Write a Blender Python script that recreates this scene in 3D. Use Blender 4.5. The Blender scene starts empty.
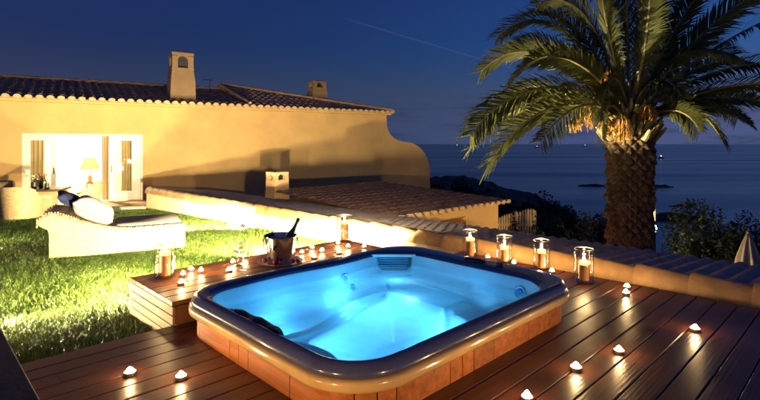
import bpy, bmesh, math, random
import numpy as np
from mathutils import Vector, Matrix
R = math.radians
random.seed(7); rng = np.random.default_rng(7)
S = bpy.context.scene
COL = S.collection
F = 490.0; CX = 380.0; HY = 144.0; CZ = 1.3        # focal length and horizon of the view, eye height

# ------------------------------------------------------------------ frames
TH = math.atan2(-0.714, 0.700)                     # deck frame: a runs along the garden wall, b towards it
AX = (math.cos(TH), math.sin(TH)); BX = (-math.sin(TH), math.cos(TH))
def D(a, b, z=0.0): return Vector((a*AX[0]+b*BX[0], a*AX[1]+b*BX[1], z))
def AB(x, y): return (x*AX[0]+y*AX[1], x*BX[0]+y*BX[1])
def at(px, py, z):                                  # point at height z seen at a photo pixel
    Y = (CZ-z)*F/(py-HY); return Vector(((px-CX)/F*Y, Y, z))
def atY(px, py, Y): return Vector(((px-CX)/F*Y, Y, CZ-(py-HY)/F*Y))
HT = math.atan2(0.54, 0.84); HP = Vector((-9.12, 15.0, 0))
HX = Vector((math.cos(HT), math.sin(HT), 0)); HN = Vector((-math.sin(HT), math.cos(HT), 0))
def fac(px, py, d=0.0):                             # (t, z) on the house facade at depth d
    k = (px-CX)/F; o = HP+HN*d
    t = (k*o.y-o.x)/(HX.x-k*HX.y); Y = o.y+t*HX.y
    return t, CZ-(py-HY)/F*Y
def lawn_z(x, y): return -0.13-0.034*max(0.0, min(11.0, y-3.5))

# ------------------------------------------------------------------ materials
def new_mat(name):
    m = bpy.data.materials.new(name); m.use_nodes = True
    nt = m.node_tree; b = nt.nodes['Principled BSDF']
    return m, nt, b
def sock(b, n, v):
    if n in b.inputs: b.inputs[n].default_value = v
def nd(nt, t, **kw):
    n = nt.nodes.new(t)
    for k, v in kw.items(): setattr(n, k, v)
    return n
def mat(name, col, rough=0.6, metal=0.0, var=0.15, scale=8.0, bump=0.0, bscale=40.0, spec=0.5, island=0.0, stretch=(1, 1, 1), coat=0.0, detail=6):
    m, nt, b = new_mat(name); L = nt.links.new
    sock(b, 'Roughness', rough); sock(b, 'Metallic', metal); sock(b, 'Specular IOR Level', spec); sock(b, 'Coat Weight', coat); sock(b, 'Coat Roughness', 0.08)
    tc = nd(nt, 'ShaderNodeTexCoord'); mp = nd(nt, 'ShaderNodeMapping'); mp.inputs['Scale'].default_value = stretch
    L(tc.outputs['Object'], mp.inputs['Vector'])
    nz = nd(nt, 'ShaderNodeTexNoise'); nz.inputs['Scale'].default_value = scale; nz.inputs['Detail'].default_value = detail; nz.inputs['Roughness'].default_value = 0.62
    L(mp.outputs[0], nz.inputs['Vector'])
    rp = nd(nt, 'ShaderNodeMapRange'); rp.inputs['From Min'].default_value = 0.3; rp.inputs['From Max'].default_value = 0.7
    rp.inputs['To Min'].default_value = 1-var; rp.inputs['To Max'].default_value = 1+var
    L(nz.outputs['Fac'], rp.inputs['Value'])
    fac_out = rp.outputs[0]
    if island:
        g = nd(nt, 'ShaderNodeNewGeometry'); r2 = nd(nt, 'ShaderNodeMapRange')
        r2.inputs['To Min'].default_value = 1-island; r2.inputs['To Max'].default_value = 1+island
        L(g.outputs['Random Per Island'], r2.inputs['Value'])
        mu = nd(nt, 'ShaderNodeMath', operation='MULTIPLY'); L(fac_out, mu.inputs[0]); L(r2.outputs[0], mu.inputs[1]); fac_out = mu.outputs[0]
    vm = nd(nt, 'ShaderNodeVectorMath', operation='SCALE'); vm.inputs[0].default_value = col
    L(fac_out, vm.inputs['Scale']); L(vm.outputs[0], b.inputs['Base Color'])
    if bump:
        n2 = nd(nt, 'ShaderNodeTexNoise'); n2.inputs['Scale'].default_value = bscale; n2.inputs['Detail'].default_value = 4
        L(mp.outputs[0], n2.inputs['Vector'])
        bp = nd(nt, 'ShaderNodeBump'); bp.inputs['Strength'].default_value = bump; bp.inputs['Distance'].default_value = 0.01
        L(n2.outputs['Fac'], bp.inputs['Height']); L(bp.outputs[0], b.inputs['Normal'])
    return m
def emit(name, col, strength):
    m, nt, b = new_mat(name)
    sock(b, 'Base Color', (*col, 1)); b.inputs['Emission Color'].default_value = (*col, 1); b.inputs['Emission Strength'].default_value = strength
    return m
def thin_glass(name, tint=(0.97, 0.98, 0.98), ior=1.45, rough=0.02, boost=1.0, bump=0, milk=0.0):
    m = bpy.data.materials.new(name); m.use_nodes = True; nt = m.node_tree; nt.nodes.clear(); L = nt.links.new
    out = nd(nt, 'ShaderNodeOutputMaterial'); mx = nd(nt, 'ShaderNodeMixShader')
    tr = nd(nt, 'ShaderNodeBsdfTransparent'); tr.inputs[0].default_value = (*tint, 1)
    gl = nd(nt, 'ShaderNodeBsdfGlossy'); gl.inputs['Roughness'].default_value = rough
    fr = nd(nt, 'ShaderNodeLayerWeight'); fr.inputs['Blend'].default_value = 0.5
    pw = nd(nt, 'ShaderNodeMath', operation='POWER'); pw.inputs[1].default_value = 4.0; L(fr.outputs['Facing'], pw.inputs[0])
    mm = nd(nt, 'ShaderNodeMath', operation='MULTIPLY_ADD', use_clamp=True); mm.inputs[1].default_value = 0.8*boost; mm.inputs[2].default_value = ((ior-1)/(ior+1))**2
    L(pw.outputs[0], mm.inputs[0]); L(mm.outputs[0], mx.inputs[0]); L(tr.outputs[0], mx.inputs[1]); L(gl.outputs[0], mx.inputs[2]); L(mx.outputs[0], out.inputs[0])
    if milk:
        tl = nd(nt, 'ShaderNodeBsdfTranslucent'); tl.inputs[0].default_value = (0.75, 0.95, 1.0, 1); m0 = nd(nt, 'ShaderNodeMixShader'); m0.inputs[0].default_value = milk
        L(tr.outputs[0], m0.inputs[1]); L(tl.outputs[0], m0.inputs[2]); L(m0.outputs[0], mx.inputs[1])
    if bump:
        tc = nd(nt, 'ShaderNodeTexCoord'); nz = nd(nt, 'ShaderNodeTexNoise'); nz.inputs['Scale'].default_value = 7; nz.inputs['Detail'].default_value = 2
        L(tc.outputs['Object'], nz.inputs['Vector'])
        bp = nd(nt, 'ShaderNodeBump'); bp.inputs['Strength'].default_value = bump; bp.inputs['Distance'].default_value = 0.02
        L(nz.outputs['Fac'], bp.inputs['Height']); L(bp.outputs[0], gl.inputs['Normal']); L(bp.outputs[0], fr.inputs['Normal'])
    return m

def wood_deck(name, col, along='Y', ribs=0.0, rough=0.33, island=0.22):
    m, nt, b = new_mat(name); L = nt.links.new
    tc = nd(nt, 'ShaderNodeTexCoord'); mp = nd(nt, 'ShaderNodeMapping')
    mp.inputs['Scale'].default_value = (22, 1.3, 22) if along == 'Y' else (1.3, 22, 22)
    g = nd(nt, 'ShaderNodeNewGeometry')
    ad = nd(nt, 'ShaderNodeVectorMath', operation='ADD'); L(tc.outputs['Object'], ad.inputs[0])
    sc = nd(nt, 'ShaderNodeMath', operation='MULTIPLY'); sc.inputs[1].default_value = 37.0; L(g.outputs['Random Per Island'], sc.inputs[0]); L(sc.outputs[0], ad.inputs[1])
    L(ad.outputs[0], mp.inputs['Vector'])
    n1 = nd(nt, 'ShaderNodeTexNoise'); n1.inputs['Scale'].default_value = 1.0; n1.inputs['Detail'].default_value = 8; n1.inputs['Roughness'].default_value = 0.65; n1.inputs['Distortion'].default_value = 0.4
    L(mp.outputs[0], n1.inputs['Vector'])
    n2 = nd(nt, 'ShaderNodeTexNoise'); n2.inputs['Scale'].default_value = 2.2; n2.inputs['Detail'].default_value = 2; L(tc.outputs['Object'], n2.inputs['Vector'])
    cr = nd(nt, 'ShaderNodeValToRGB'); e = cr.color_ramp.elements
    e[0].position = 0.25; e[0].color = (col[0]*0.45, col[1]*0.40, col[2]*0.36, 1); e[1].position = 0.75; e[1].color = (col[0]*1.35, col[1]*1.3, col[2]*1.25, 1)
    L(n1.outputs['Fac'], cr.inputs[0])
    r2 = nd(nt, 'ShaderNodeMapRange'); r2.inputs['To Min'].default_value = 1-island; r2.inputs['To Max'].default_value = 1+island; L(g.outputs['Random Per Island'], r2.inputs['Value'])
    vm = nd(nt, 'ShaderNodeVectorMath', operation='SCALE'); L(cr.outputs[0], vm.inputs[0]); L(r2.outputs[0], vm.inputs['Scale']); L(vm.outputs[0], b.inputs['Base Color'])
    rr = nd(nt, 'ShaderNodeMapRange'); rr.inputs['From Min'].default_value = 0.1; rr.inputs['From Max'].default_value = 0.9
    rr.inputs['To Min'].default_value = rough-0.14; rr.inputs['To Max'].default_value = rough+0.20; L(n2.outputs['Fac'], rr.inputs['Value']); L(rr.outputs[0], b.inputs['Roughness'])
    n3 = nd(nt, 'ShaderNodeTexNoise'); n3.inputs['Scale'].default_value = 1.4; n3.inputs['Detail'].default_value = 2.0; L(mp.outputs[0], n3.inputs['Vector'])
    bp = nd(nt, 'ShaderNodeBump'); bp.inputs['Strength'].default_value = 0.35; bp.inputs['Distance'].default_value = 0.004; L(n3.outputs['Fac'], bp.inputs['Height'])
    if ribs:
        w = nd(nt, 'ShaderNodeTexWave', wave_type='BANDS', bands_direction='X' if along == 'Y' else 'Y', wave_profile='SIN'); w.inputs['Scale'].default_value = 14.0
        w.inputs['Distortion'].default_value = 0.0; L(tc.outputs['Object'], w.inputs['Vector'])
        b2 = nd(nt, 'ShaderNodeBump'); b2.inputs['Strength'].default_value = ribs; b2.inputs['Distance'].default_value = 0.0025
        L(w.outputs['Fac'], b2.inputs['Height']); L(bp.outputs[0], b2.inputs['Normal']); L(b2.outputs[0], b.inputs['Normal'])
    else: L(bp.outputs[0], b.inputs['Normal'])
    return m
def wicker(name, col):
    m, nt, b = new_mat(name); L = nt.links.new
    tc = nd(nt, 'ShaderNodeTexCoord'); br = nd(nt, 'ShaderNodeTexBrick')
    mp = nd(nt, 'ShaderNodeMapping'); mp.inputs['Rotation'].default_value = (R(90), 0, 0); L(tc.outputs['Object'], mp.inputs['Vector']); L(mp.outputs[0], br.inputs['Vector'])
    br.inputs['Scale'].default_value = 17; br.inputs['Color1'].default_value = (*[c*1.1 for c in col], 1); br.inputs['Color2'].default_value = (*[c*0.8 for c in col], 1)
    br.inputs['Mortar'].default_value = (*[c*0.35 for c in col], 1); br.inputs['Mortar Size'].default_value = 0.035; br.inputs['Mortar Smooth'].default_value = 0.6
    br.inputs['Brick Width'].default_value = 0.9; br.inputs['Row Height'].default_value = 0.6
    L(br.outputs['Color'], b.inputs['Base Color']); sock(b, 'Roughness', 0.55)
    bp = nd(nt, 'ShaderNodeBump', invert=True); bp.inputs['Strength'].default_value = 0.8; bp.inputs['Distance'].default_value = 0.008; L(br.outputs['Fac'], bp.inputs['Height']); L(bp.outputs[0], b.inputs['Normal'])
    return m
def stripes(name, c1, c2, sc=9, direction='Y'):
    m, nt, b = new_mat(name); L = nt.links.new
    tc = nd(nt, 'ShaderNodeTexCoord'); w = nd(nt, 'ShaderNodeTexWave', bands_direction=direction); w.inputs['Scale'].default_value = sc; w.inputs['Distortion'].default_value = 0.6
    L(tc.outputs['Object'], w.inputs['Vector']); cr = nd(nt, 'ShaderNodeValToRGB'); e = cr.color_ramp.elements
    e[0].color = (*c1, 1); e[0].position = 0.72; e[1].color = (*c2, 1); e[1].position = 0.8; L(w.outputs['Fac'], cr.inputs[0]); L(cr.outputs[0], b.inputs['Base Color']); sock(b, 'Roughness', 0.9)
    return m

M = {}
M['deck'] = wood_deck('deck_wood', (0.092, 0.030, 0.015), 'Y', ribs=0.16, rough=0.34)
M['bench'] = wood_deck('bench_wood', (0.21, 0.085, 0.038), 'Y', rough=0.36)
M['bench_side_lit'] = wood_deck('bench_side_wood_lit', (0.46, 0.32, 0.18), 'X', rough=0.6)  # paler than the top: light on the sides put into the colour
M['skirt'] = wood_deck('redwood_skirt', (0.46, 0.150, 0.036), 'X', rough=0.42, island=0.18)
M['acrylic'] = mat('rim_acrylic', (0.075, 0.080, 0.165), 0.24, var=0.10, scale=40, coat=0.5)
M['band_lit'] = mat('rim_band_lit', (0.68, 0.43, 0.17), 0.22, var=0.08, scale=12, coat=0.4)  # candlelight gold put into the band's own colour
M['shell'] = mat('tub_shell', (0.62, 0.72, 0.78), 0.3, var=0.05, scale=9, coat=0.2)
M['rubber'] = mat('dark_rubber', (0.012, 0.013, 0.022), 0.45, var=0.2)
M['chrome'] = mat('steel', (0.72, 0.72, 0.72), 0.14, 1.0, var=0.05, scale=4)
M['dark_metal'] = mat('dark_metal', (0.03, 0.03, 0.032), 0.4, 0.6)
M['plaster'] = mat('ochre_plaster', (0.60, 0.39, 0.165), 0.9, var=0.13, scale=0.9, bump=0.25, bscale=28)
M['plaster_dim'] = mat('terracotta_plaster', (0.50, 0.31, 0.155), 0.9, var=0.12, scale=1.5, bump=0.25, bscale=28)
M['wall_white'] = mat('cream_wall', (0.78, 0.66, 0.40), 0.9, var=0.08, scale=2.0, bump=0.2, bscale=30)
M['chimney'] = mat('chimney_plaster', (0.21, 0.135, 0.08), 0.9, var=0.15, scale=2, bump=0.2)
M['roof'] = mat('roof_tile', (0.44, 0.26, 0.15), 0.92, var=0.4, scale=2.6, bump=0.3, bscale=30)
M['roof_low'] = mat('grey_roof_tile', (0.34, 0.27, 0.235), 0.75, var=0.35, scale=5, bump=0.3, bscale=40)
M['roof_red'] = mat('red_roof_tile', (0.22, 0.115, 0.075), 0.8, var=0.5, scale=3.5, bump=0.3, bscale=30)
M['eave'] = mat('eave_tile', (0.55, 0.38, 0.21), 0.8, var=0.2, scale=6, bump=0.2)
M['coping'] = mat('coping_tile', (0.46, 0.27, 0.105), 0.62, var=0.22, scale=7, bump=0.35, bscale=35, island=0.12)
M['white'] = mat('white_paint', (0.78, 0.74, 0.66), 0.45, var=0.04)
M['fabric_white'] = mat('white_fabric', (0.42, 0.39, 0.36), 0.95, var=0.08, scale=12, bump=0.3, bscale=90)
M['cushion'] = mat('grey_cushion', (0.27, 0.235, 0.21), 0.95, var=0.1, bump=0.3, bscale=120)
M['navy'] = mat('navy_fabric', (0.018, 0.025, 0.10), 0.9, var=0.2, bump=0.3, bscale=120)
M['stripe'] = stripes('striped_fabric', (0.60, 0.55, 0.50), (0.26, 0.21, 0.21), 8, 'Y')
M['wicker'] = wicker('pale_wicker', (0.58, 0.42, 0.22))
M['wicker_edge'] = wicker('wicker_edge', (0.46, 0.33, 0.19))
M['curtain'] = mat('curtain_cloth', (0.60, 0.47, 0.27), 0.95, var=0.06, stretch=(8, 8, 0.6), scale=2)
M['interior'] = mat('interior_paint', (0.80, 0.72, 0.55), 0.9, var=0.03)
M['terrace'] = mat('terrace_tile', (0.42, 0.26, 0.14), 0.7, var=0.2, scale=3, bump=0.2)
M['darkwood'] = mat('dark_wood', (0.045, 0.026, 0.018), 0.35, var=0.3, stretch=(2, 14, 14))
M['midwood'] = mat('mid_wood', (0.33, 0.19, 0.09), 0.5, var=0.25, stretch=(2, 14, 14))
M['soil'] = mat('soil', (0.05, 0.06, 0.022), 1.0, var=0.4, scale=5)
M['terrain'] = mat('coast_ground', (0.045, 0.044, 0.034), 1.0, var=0.6, scale=0.35, bump=0.6, bscale=3)
M['rock'] = mat('coast_rock', (0.10, 0.085, 0.07), 0.95, var=0.5, scale=0.4, bump=0.8, bscale=2)
M['leaf'] = mat('shrub_leaf', (0.042, 0.062, 0.024), 0.6, var=0.4, scale=2, island=0.5)
M['leaf_dark'] = mat('scrub_leaf', (0.028, 0.036, 0.02), 0.7, var=0.4, scale=1, island=0.5)
M['stem'] = mat('stem', (0.07, 0.05, 0.032), 0.9)
M['trunk'] = mat('palm_trunk', (0.105, 0.072, 0.042), 0.95, var=0.45, scale=9, bump=0.6, bscale=30)
M['frond'] = mat('palm_leaflet', (0.105, 0.120, 0.034), 0.5, var=0.3, scale=1.5, island=0.35)
def leafy(m, f):                                      # thin leaves let some light through
    nt = m.node_tree; L = nt.links.new; b = nt.nodes['Principled BSDF']; out = nt.nodes['Material Output']
    tl = nd(nt, 'ShaderNodeBsdfTranslucent'); mx = nd(nt, 'ShaderNodeMixShader'); mx.inputs[0].default_value = f
    src = b.inputs['Base Color'].links[0].from_socket; L(src, tl.inputs[0]); L(b.outputs[0], mx.inputs[1]); L(tl.outputs[0], mx.inputs[2]); L(mx.outputs[0], out.inputs[0])
leafy(M['frond'], 0.4); leafy(M['leaf'], 0.3)
M['rachis'] = mat('palm_rachis', (0.24, 0.21, 0.085), 0.5, var=0.2)
M['fruit'] = mat('palm_fruit', (0.36, 0.19, 0.04), 0.6, var=0.35, scale=12, island=0.3)
M['wax'] = mat('amber_wax', (0.60, 0.25, 0.09), 0.5, var=0.25, scale=10)
M['glass'] = thin_glass('candle_glass', (0.985, 0.985, 0.98), boost=1.15, rough=0.05)
M['crystal'] = thin_glass('crystal', (0.94, 0.94, 0.93), 2.3, 0.12, 1.4)
M['pane'] = thin_glass('window_pane', (0.9, 0.92, 0.9))
M['water'] = thin_glass('spa_water', (0.86, 0.96, 1.0), 1.33, 0.03, bump=0.9, milk=0.19)
M['flame'] = emit('flame', (1.0, 0.74, 0.36), 140)
M['glowing_wax'] = emit('glowing_wax', (1.0, 0.62, 0.24), 22)  # flame light inside the wax, put in as emission
M['warm_glow'] = emit('warm_glow', (1.0, 0.42, 0.12), 3.0)  # emission for flame-lit candle tops, lamp bulb and lantern streak
M['foil'] = mat('alu_cup', (0.7, 0.66, 0.6), 0.3, 1.0)
M['bottle'] = mat('green_bottle', (0.012, 0.055, 0.012), 0.08, var=0.1, coat=0.6)
M['foil_dark'] = mat('bottle_foil', (0.03, 0.03, 0.028), 0.3, 0.4)
M['label_blue'] = mat('blue_label', (0.05, 0.30, 0.62), 0.4)
M['berry'] = mat('strawberry', (0.30, 0.014, 0.018), 0.35, var=0.25, scale=60, bump=0.4, bscale=200)
M['lens'] = emit('lamp_lens', (1.0, 0.86, 0.58), 60)
M['bulb'] = emit('lamp_bulb', (1.0, 0.72, 0.36), 60)
M['shade'] = mat('lamp_shade', (0.20, 0.125, 0.05), 0.9)
M['picket'] = mat('picket_paint', (0.80, 0.60, 0.33), 0.8, var=0.1)
M['parapet'] = mat('dark_parapet', (0.028, 0.028, 0.036), 0.55, var=0.3, scale=6, bump=0.2)
M['parapet_lit_edge'] = mat('parapet_lit_edge', (0.22, 0.14, 0.08), 0.6)  # light along the parapet edge put into this paler colour
M['boat'] = mat('boat_hull', (0.05, 0.05, 0.06), 0.6)
M['spa_lens'] = emit('spa_lens', (0.55, 0.85, 1.0), 30)
M['petal'] = mat('red_petal', (0.55, 0.04, 0.03), 0.7)
M['petal_white'] = mat('white_petal', (0.8, 0.75, 0.68), 0.7)
M['pot'] = mat('dark_pot', (0.04, 0.028, 0.02), 0.4)

# ------------------------------------------------------------------ mesh building
class MB:
    def __init__(s): s.v = []; s.f = []
    def add(s, vs, fs):
        o = len(s.v); s.v += [tuple(v) for v in vs]; s.f += [tuple(i+o for i in f) for f in fs]; return s
    def box(s, x0, x1, y0, y1, z0, z1, c=0.0):
        if not c:
            vs = [(x, y, z) for z in (z0, z1) for (x, y) in ((x0, y0), (x1, y0), (x1, y1), (x0, y1))]
            return s.add(vs, [(3, 2, 1, 0), (4, 5, 6, 7), (0, 1, 5, 4), (1, 2, 6, 5), (2, 3, 7, 6), (3, 0, 4, 7)])
        def ring(i, z): return [(x0+i+c, y0+i, z), (x1-i-c, y0+i, z), (x1-i, y0+i+c, z), (x1-i, y1-i-c, z), (x1-i-c, y1-i, z), (x0+i+c, y1-i, z), (x0+i, y1-i-c, z), (x0+i, y0+i+c, z)]
        rs = [ring(c, z0), ring(0, z0+c), ring(0, z1-c), ring(c, z1)]; return s.loft(rs, True, True, True)
    def loft(s, rings, closed=True, cap0=False, cap1=False):
        n = len(rings[0]); vs = [p for r in rings for p in r]; fs = []
        for k in range(len(rings)-1):
            for i in range(n if closed else n-1):
                j = (i+1) % n; fs.append((k*n+i, k*n+j, (k+1)*n+j, (k+1)*n+i))
        if cap0: fs.append(tuple(range(n-1, -1, -1)))
        if cap1: fs.append(tuple((len(rings)-1)*n+i for i in range(n)))
        return s.add(vs, fs)
    def lathe(s, prof, n=24, c=(0, 0, 0), cap0=False, cap1=False):
        rs = [[(c[0]+r*math.cos(2*math.pi*i/n), c[1]+r*math.sin(2*math.pi*i/n), c[2]+z) for i in range(n)] for r, z in prof]
        return s.loft(rs, True, cap0, cap1)
    def tube(s, pts, rad, n=8, caps=True):
        pts = [Vector(p) for p in pts]; rs = []
        for i, p in enumerate(pts):
            t = (pts[min(i+1, len(pts)-1)]-pts[max(i-1, 0)]).normalized()
            u = t.cross(Vector((0, 0, 1)))
            if u.length < 1e-3: u = t.cross(Vector((1, 0, 0)))
            u.normalize(); w = u.cross(t).normalized(); r = rad[i] if isinstance(rad, (list, tuple)) else rad
            rs.append([tuple(p+u*(r*math.cos(2*math.pi*k/n))+w*(r*math.sin(2*math.pi*k/n))) for k in range(n)])
        return s.loft(rs, True, caps, caps)
    def prism(s, poly, y0, y1):                       # polygon in x,z extruded along y
        n = len(poly); vs = [(x, y0, z) for x, z in poly]+[(x, y1, z) for x, z in poly]
        fs = [tuple(range(n)), tuple(range(2*n-1, n-1, -1))]+[(i, i+n, (i+1) % n+n, (i+1) % n) for i in range(n)]
        return s.add(vs, fs)
    def build(s, name, m, parent=None, smooth=None, fix=True):
        me = bpy.data.meshes.new(name); me.from_pydata(s.v, [], s.f); me.validate()
        if fix:
            bm = bmesh.new(); bm.from_mesh(me); bmesh.ops.recalc_face_normals(bm, faces=bm.faces); bm.to_mesh(me); bm.free()
        if smooth is not None:
            me.shade_smooth()
            if smooth < 180: me.set_sharp_from_angle(angle=R(smooth))
        me.materials.append(m)
        o = bpy.data.objects.new(name, me); COL.objects.link(o)
        if parent is not None: o.parent = parent
        return o
def tag(o, label=None, cat=None, group=None, kind=None):
    for k, v in (('label', label), ('category', cat), ('group', group), ('kind', kind)):
        if v: o[k] = v
    return o
def thing(name, label, cat, loc=(0, 0, 0), rotz=0.0, group=None):
    o = bpy.data.objects.new(name, None); COL.objects.link(o); o.location = loc; o.rotation_euler = (0, 0, rotz); o.empty_display_size = 0.1
    return tag(o, label, cat, group)
def place(o, loc=(0, 0, 0), rotz=0.0): o.location = loc; o.rotation_euler = (0, 0, rotz); return o
def copy_tree(o, parent=None):
    c = o.copy(); COL.objects.link(c)
    if parent is not None: c.parent = parent
    for ch in list(o.children): copy_tree(ch, c)
    return c
def lamp(kind, name, loc, energy, col, parent=None, radius=0.02, aim=None, cone=None, blend=0.4):
    l = bpy.data.lights.new(name, kind); l.energy = energy; l.color = col
    if kind in ('POINT', 'SPOT'): l.shadow_soft_size = radius
    if cone: l.spot_size = R(cone); l.spot_blend = blend
    o = bpy.data.objects.new(name, l); COL.objects.link(o); o.location = loc
    if aim is not None: o.rotation_euler = (Vector(aim)-Vector(loc)).to_track_quat('-Z', 'Y').to_euler()
    if parent is not None: o.parent = parent
    return o
WARM = (1.0, 0.60, 0.24); FLOOD = (1.0, 0.78, 0.42)

# ------------------------------------------------------------------ sky
W = bpy.data.worlds.new('World'); S.world = W; W.use_nodes = True
nt = W.node_tree; L = nt.links.new; bg = nt.nodes['Background']
sky = nd(nt, 'ShaderNodeTexSky', sky_type='NISHITA'); sky.sun_disc = False
SUN_EL, SUN_ROT = R(-1.0), R(70.0)
sky.sun_elevation = SUN_EL; sky.sun_rotation = SUN_ROT; sky.altitude = 20; sky.air_density = 1.0; sky.dust_density = 0.5; sky.ozone_density = 6.0
tc = nd(nt, 'ShaderNodeTexCoord'); sx = nd(nt, 'ShaderNodeSeparateXYZ'); L(tc.outputs['Generated'], sx.inputs[0])
# low cloud streaks over the sea
mp = nd(nt, 'ShaderNodeMapping'); mp.inputs['Scale'].default_value = (3.0, 3.0, 26.0); L(tc.outputs['Generated'], mp.inputs['Vector'])
cn = nd(nt, 'ShaderNodeTexNoise'); cn.inputs['Scale'].default_value = 2.2; cn.inputs['Detail'].default_value = 7; cn.inputs['Roughness'].default_value = 0.6; L(mp.outputs[0], cn.inputs['Vector'])
c1 = nd(nt, 'ShaderNodeMapRange'); c1.inputs['From Min'].default_value = 0.5; c1.inputs['From Max'].default_value = 0.68; L(cn.outputs['Fac'], c1.inputs['Value'])
c2 = nd(nt, 'ShaderNodeMapRange', interpolation_type='SMOOTHSTEP'); c2.inputs['From Min'].default_value = 0.04; c2.inputs['From Max'].default_value = 0.12; c2.inputs['To Min'].default_value = 1.0; c2.inputs['To Max'].default_value = 0.0; L(sx.outputs['Z'], c2.inputs['Value'])
cm = nd(nt, 'ShaderNodeMath', operation='MULTIPLY', use_clamp=True); L(c1.outputs[0], cm.inputs[0]); L(c2.outputs[0], cm.inputs[1])
tint = nd(nt, 'ShaderNodeMix', data_type='RGBA', blend_type='MULTIPLY'); tint.inputs['Factor'].default_value = 1.0
L(sky.outputs[0], tint.inputs[6]); tint.inputs[7].default_value = (1.75, 1.18, 0.88, 1)
# bank of cloud and sea haze along the horizon, lighter towards the right
bx = nd(nt, 'ShaderNodeMapRange', interpolation_type='SMOOTHSTEP'); bx.inputs['From Min'].default_value = -0.1; bx.inputs['From Max'].default_value = 0.65; L(sx.outputs['X'], bx.inputs['Value'])
bc = nd(nt, 'ShaderNodeMix', data_type='RGBA'); bc.inputs[6].default_value = (0.070, 0.105, 0.240, 1); bc.inputs[7].default_value = (0.115, 0.155, 0.37, 1); L(bx.outputs[0], bc.inputs[0])
zr = nd(nt, 'ShaderNodeMapRange', interpolation_type='SMOOTHSTEP'); zr.inputs['From Min'].default_value = 0.02; zr.inputs['From Max'].default_value = 0.20; zr.inputs['To Min'].default_value = 1.0; zr.inputs['To Max'].default_value = 0.0; L(sx.outputs['Z'], zr.inputs['Value'])
bk_ = nd(nt, 'ShaderNodeMix', data_type='RGBA'); L(zr.outputs[0], bk_.inputs[0]); L(tint.outputs[2], bk_.inputs[6]); L(bc.outputs[2], bk_.inputs[7])
cl = nd(nt, 'ShaderNodeMix', data_type='RGBA'); L(bk_.outputs[2], cl.inputs[6]); cl.inputs[7].default_value = (0.052, 0.072, 0.170, 1)
cf = nd(nt, 'ShaderNodeMath', operation='MULTIPLY'); cf.inputs[1].default_value = 0.8; L(cm.outputs[0], cf.inputs[0]); L(cf.outputs[0], cl.inputs[0])
# contrail: a thin bright arc
d1 = Vector((0.0408, 1, 0.2224)); d2 = Vector((0.163, 1, 0.1857)); nn = d1.cross(d2).normalized()
vd = nd(nt, 'ShaderNodeVectorMath', operation='DOT_PRODUCT'); L(tc.outputs['Generated'], vd.inputs[0]); vd.inputs[1].default_value = nn
ab = nd(nt, 'ShaderNodeMath', operation='ABSOLUTE'); L(vd.outputs['Value'], ab.inputs[0])
t1 = nd(nt, 'ShaderNodeMapRange', interpolation_type='SMOOTHSTEP'); t1.inputs['From Min'].default_value = 0.0003; t1.inputs['From Max'].default_value = 0.0022; t1.inputs['To Min'].default_value = 0.16; t1.inputs['To Max'].default_value = 0.0; L(ab.outputs[0], t1.inputs['Value'])
t2 = nd(nt, 'ShaderNodeMapRange', interpolation_type='SMOOTHSTEP'); t2.inputs['From Min'].default_value = 0.34; t2.inputs['From Max'].default_value = 0.20; L(sx.outputs['X'], t2.inputs['Value'])
t3 = nd(nt, 'ShaderNodeMapRange', interpolation_type='SMOOTHSTEP'); t3.inputs['From Min'].default_value = -0.10; t3.inputs['From Max'].default_value = 0.0; L(sx.outputs['X'], t3.inputs['Value'])
tm = nd(nt, 'ShaderNodeMath', operation='MULTIPLY'); L(t1.outputs[0], tm.inputs[0]); L(t2.outputs[0], tm.inputs[1])
tm2 = nd(nt, 'ShaderNodeMath', operation='MULTIPLY'); L(tm.outputs[0], tm2.inputs[0]); L(t3.outputs[0], tm2.inputs[1])
ct = nd(nt, 'ShaderNodeMix', data_type='RGBA'); L(tm2.outputs[0], ct.inputs[0]); L(cl.outputs[2], ct.inputs[6]); ct.inputs[7].default_value = (0.24, 0.22, 0.42, 1)
L(ct.outputs[2], bg.inputs['Color'])
SKY_STRENGTH = 0.60
bg.inputs['Strength'].default_value = SKY_STRENGTH

# ------------------------------------------------------------------ ground, sea, coast
o = MB().add([(-30000, -200, -22), (30000, -200, -22), (30000, 60000, -22), (-30000, 60000, -22)], [(0, 1, 2, 3)])
m, nt, b = new_mat('sea_water'); L = nt.links.new
sock(b, 'Base Color', (0.07, 0.095, 0.15, 1)); sock(b, 'Roughness', 0.16); sock(b, 'IOR', 1.33)
tcn = nd(nt, 'ShaderNodeTexCoord'); mp = nd(nt, 'ShaderNodeMapping'); mp.inputs['Scale'].default_value = (0.006, 0.03, 1); L(tcn.outputs['Object'], mp.inputs['Vector'])
n1 = nd(nt, 'ShaderNodeTexNoise'); n1.inputs['Scale'].default_value = 1.0; n1.inputs['Detail'].default_value = 9; n1.inputs['Roughness'].default_value = 0.62; L(mp.outputs[0], n1.inputs['Vector'])
bp = nd(nt, 'ShaderNodeBump'); bp.inputs['Strength'].default_value = 0.5; bp.inputs['Distance'].default_value = 2.0; L(n1.outputs['Fac'], bp.inputs['Height']); L(bp.outputs[0], b.inputs['Normal'])
n2 = nd(nt, 'ShaderNodeTexNoise'); n2.inputs['Scale'].default_value = 1.0; n2.inputs['Detail'].default_value = 5; mp2 = nd(nt, 'ShaderNodeMapping'); mp2.inputs['Scale'].default_value = (0.0015, 0.012, 1); L(tcn.outputs['Object'], mp2.inputs['Vector']); L(mp2.outputs[0], n2.inputs['Vector'])
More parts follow.
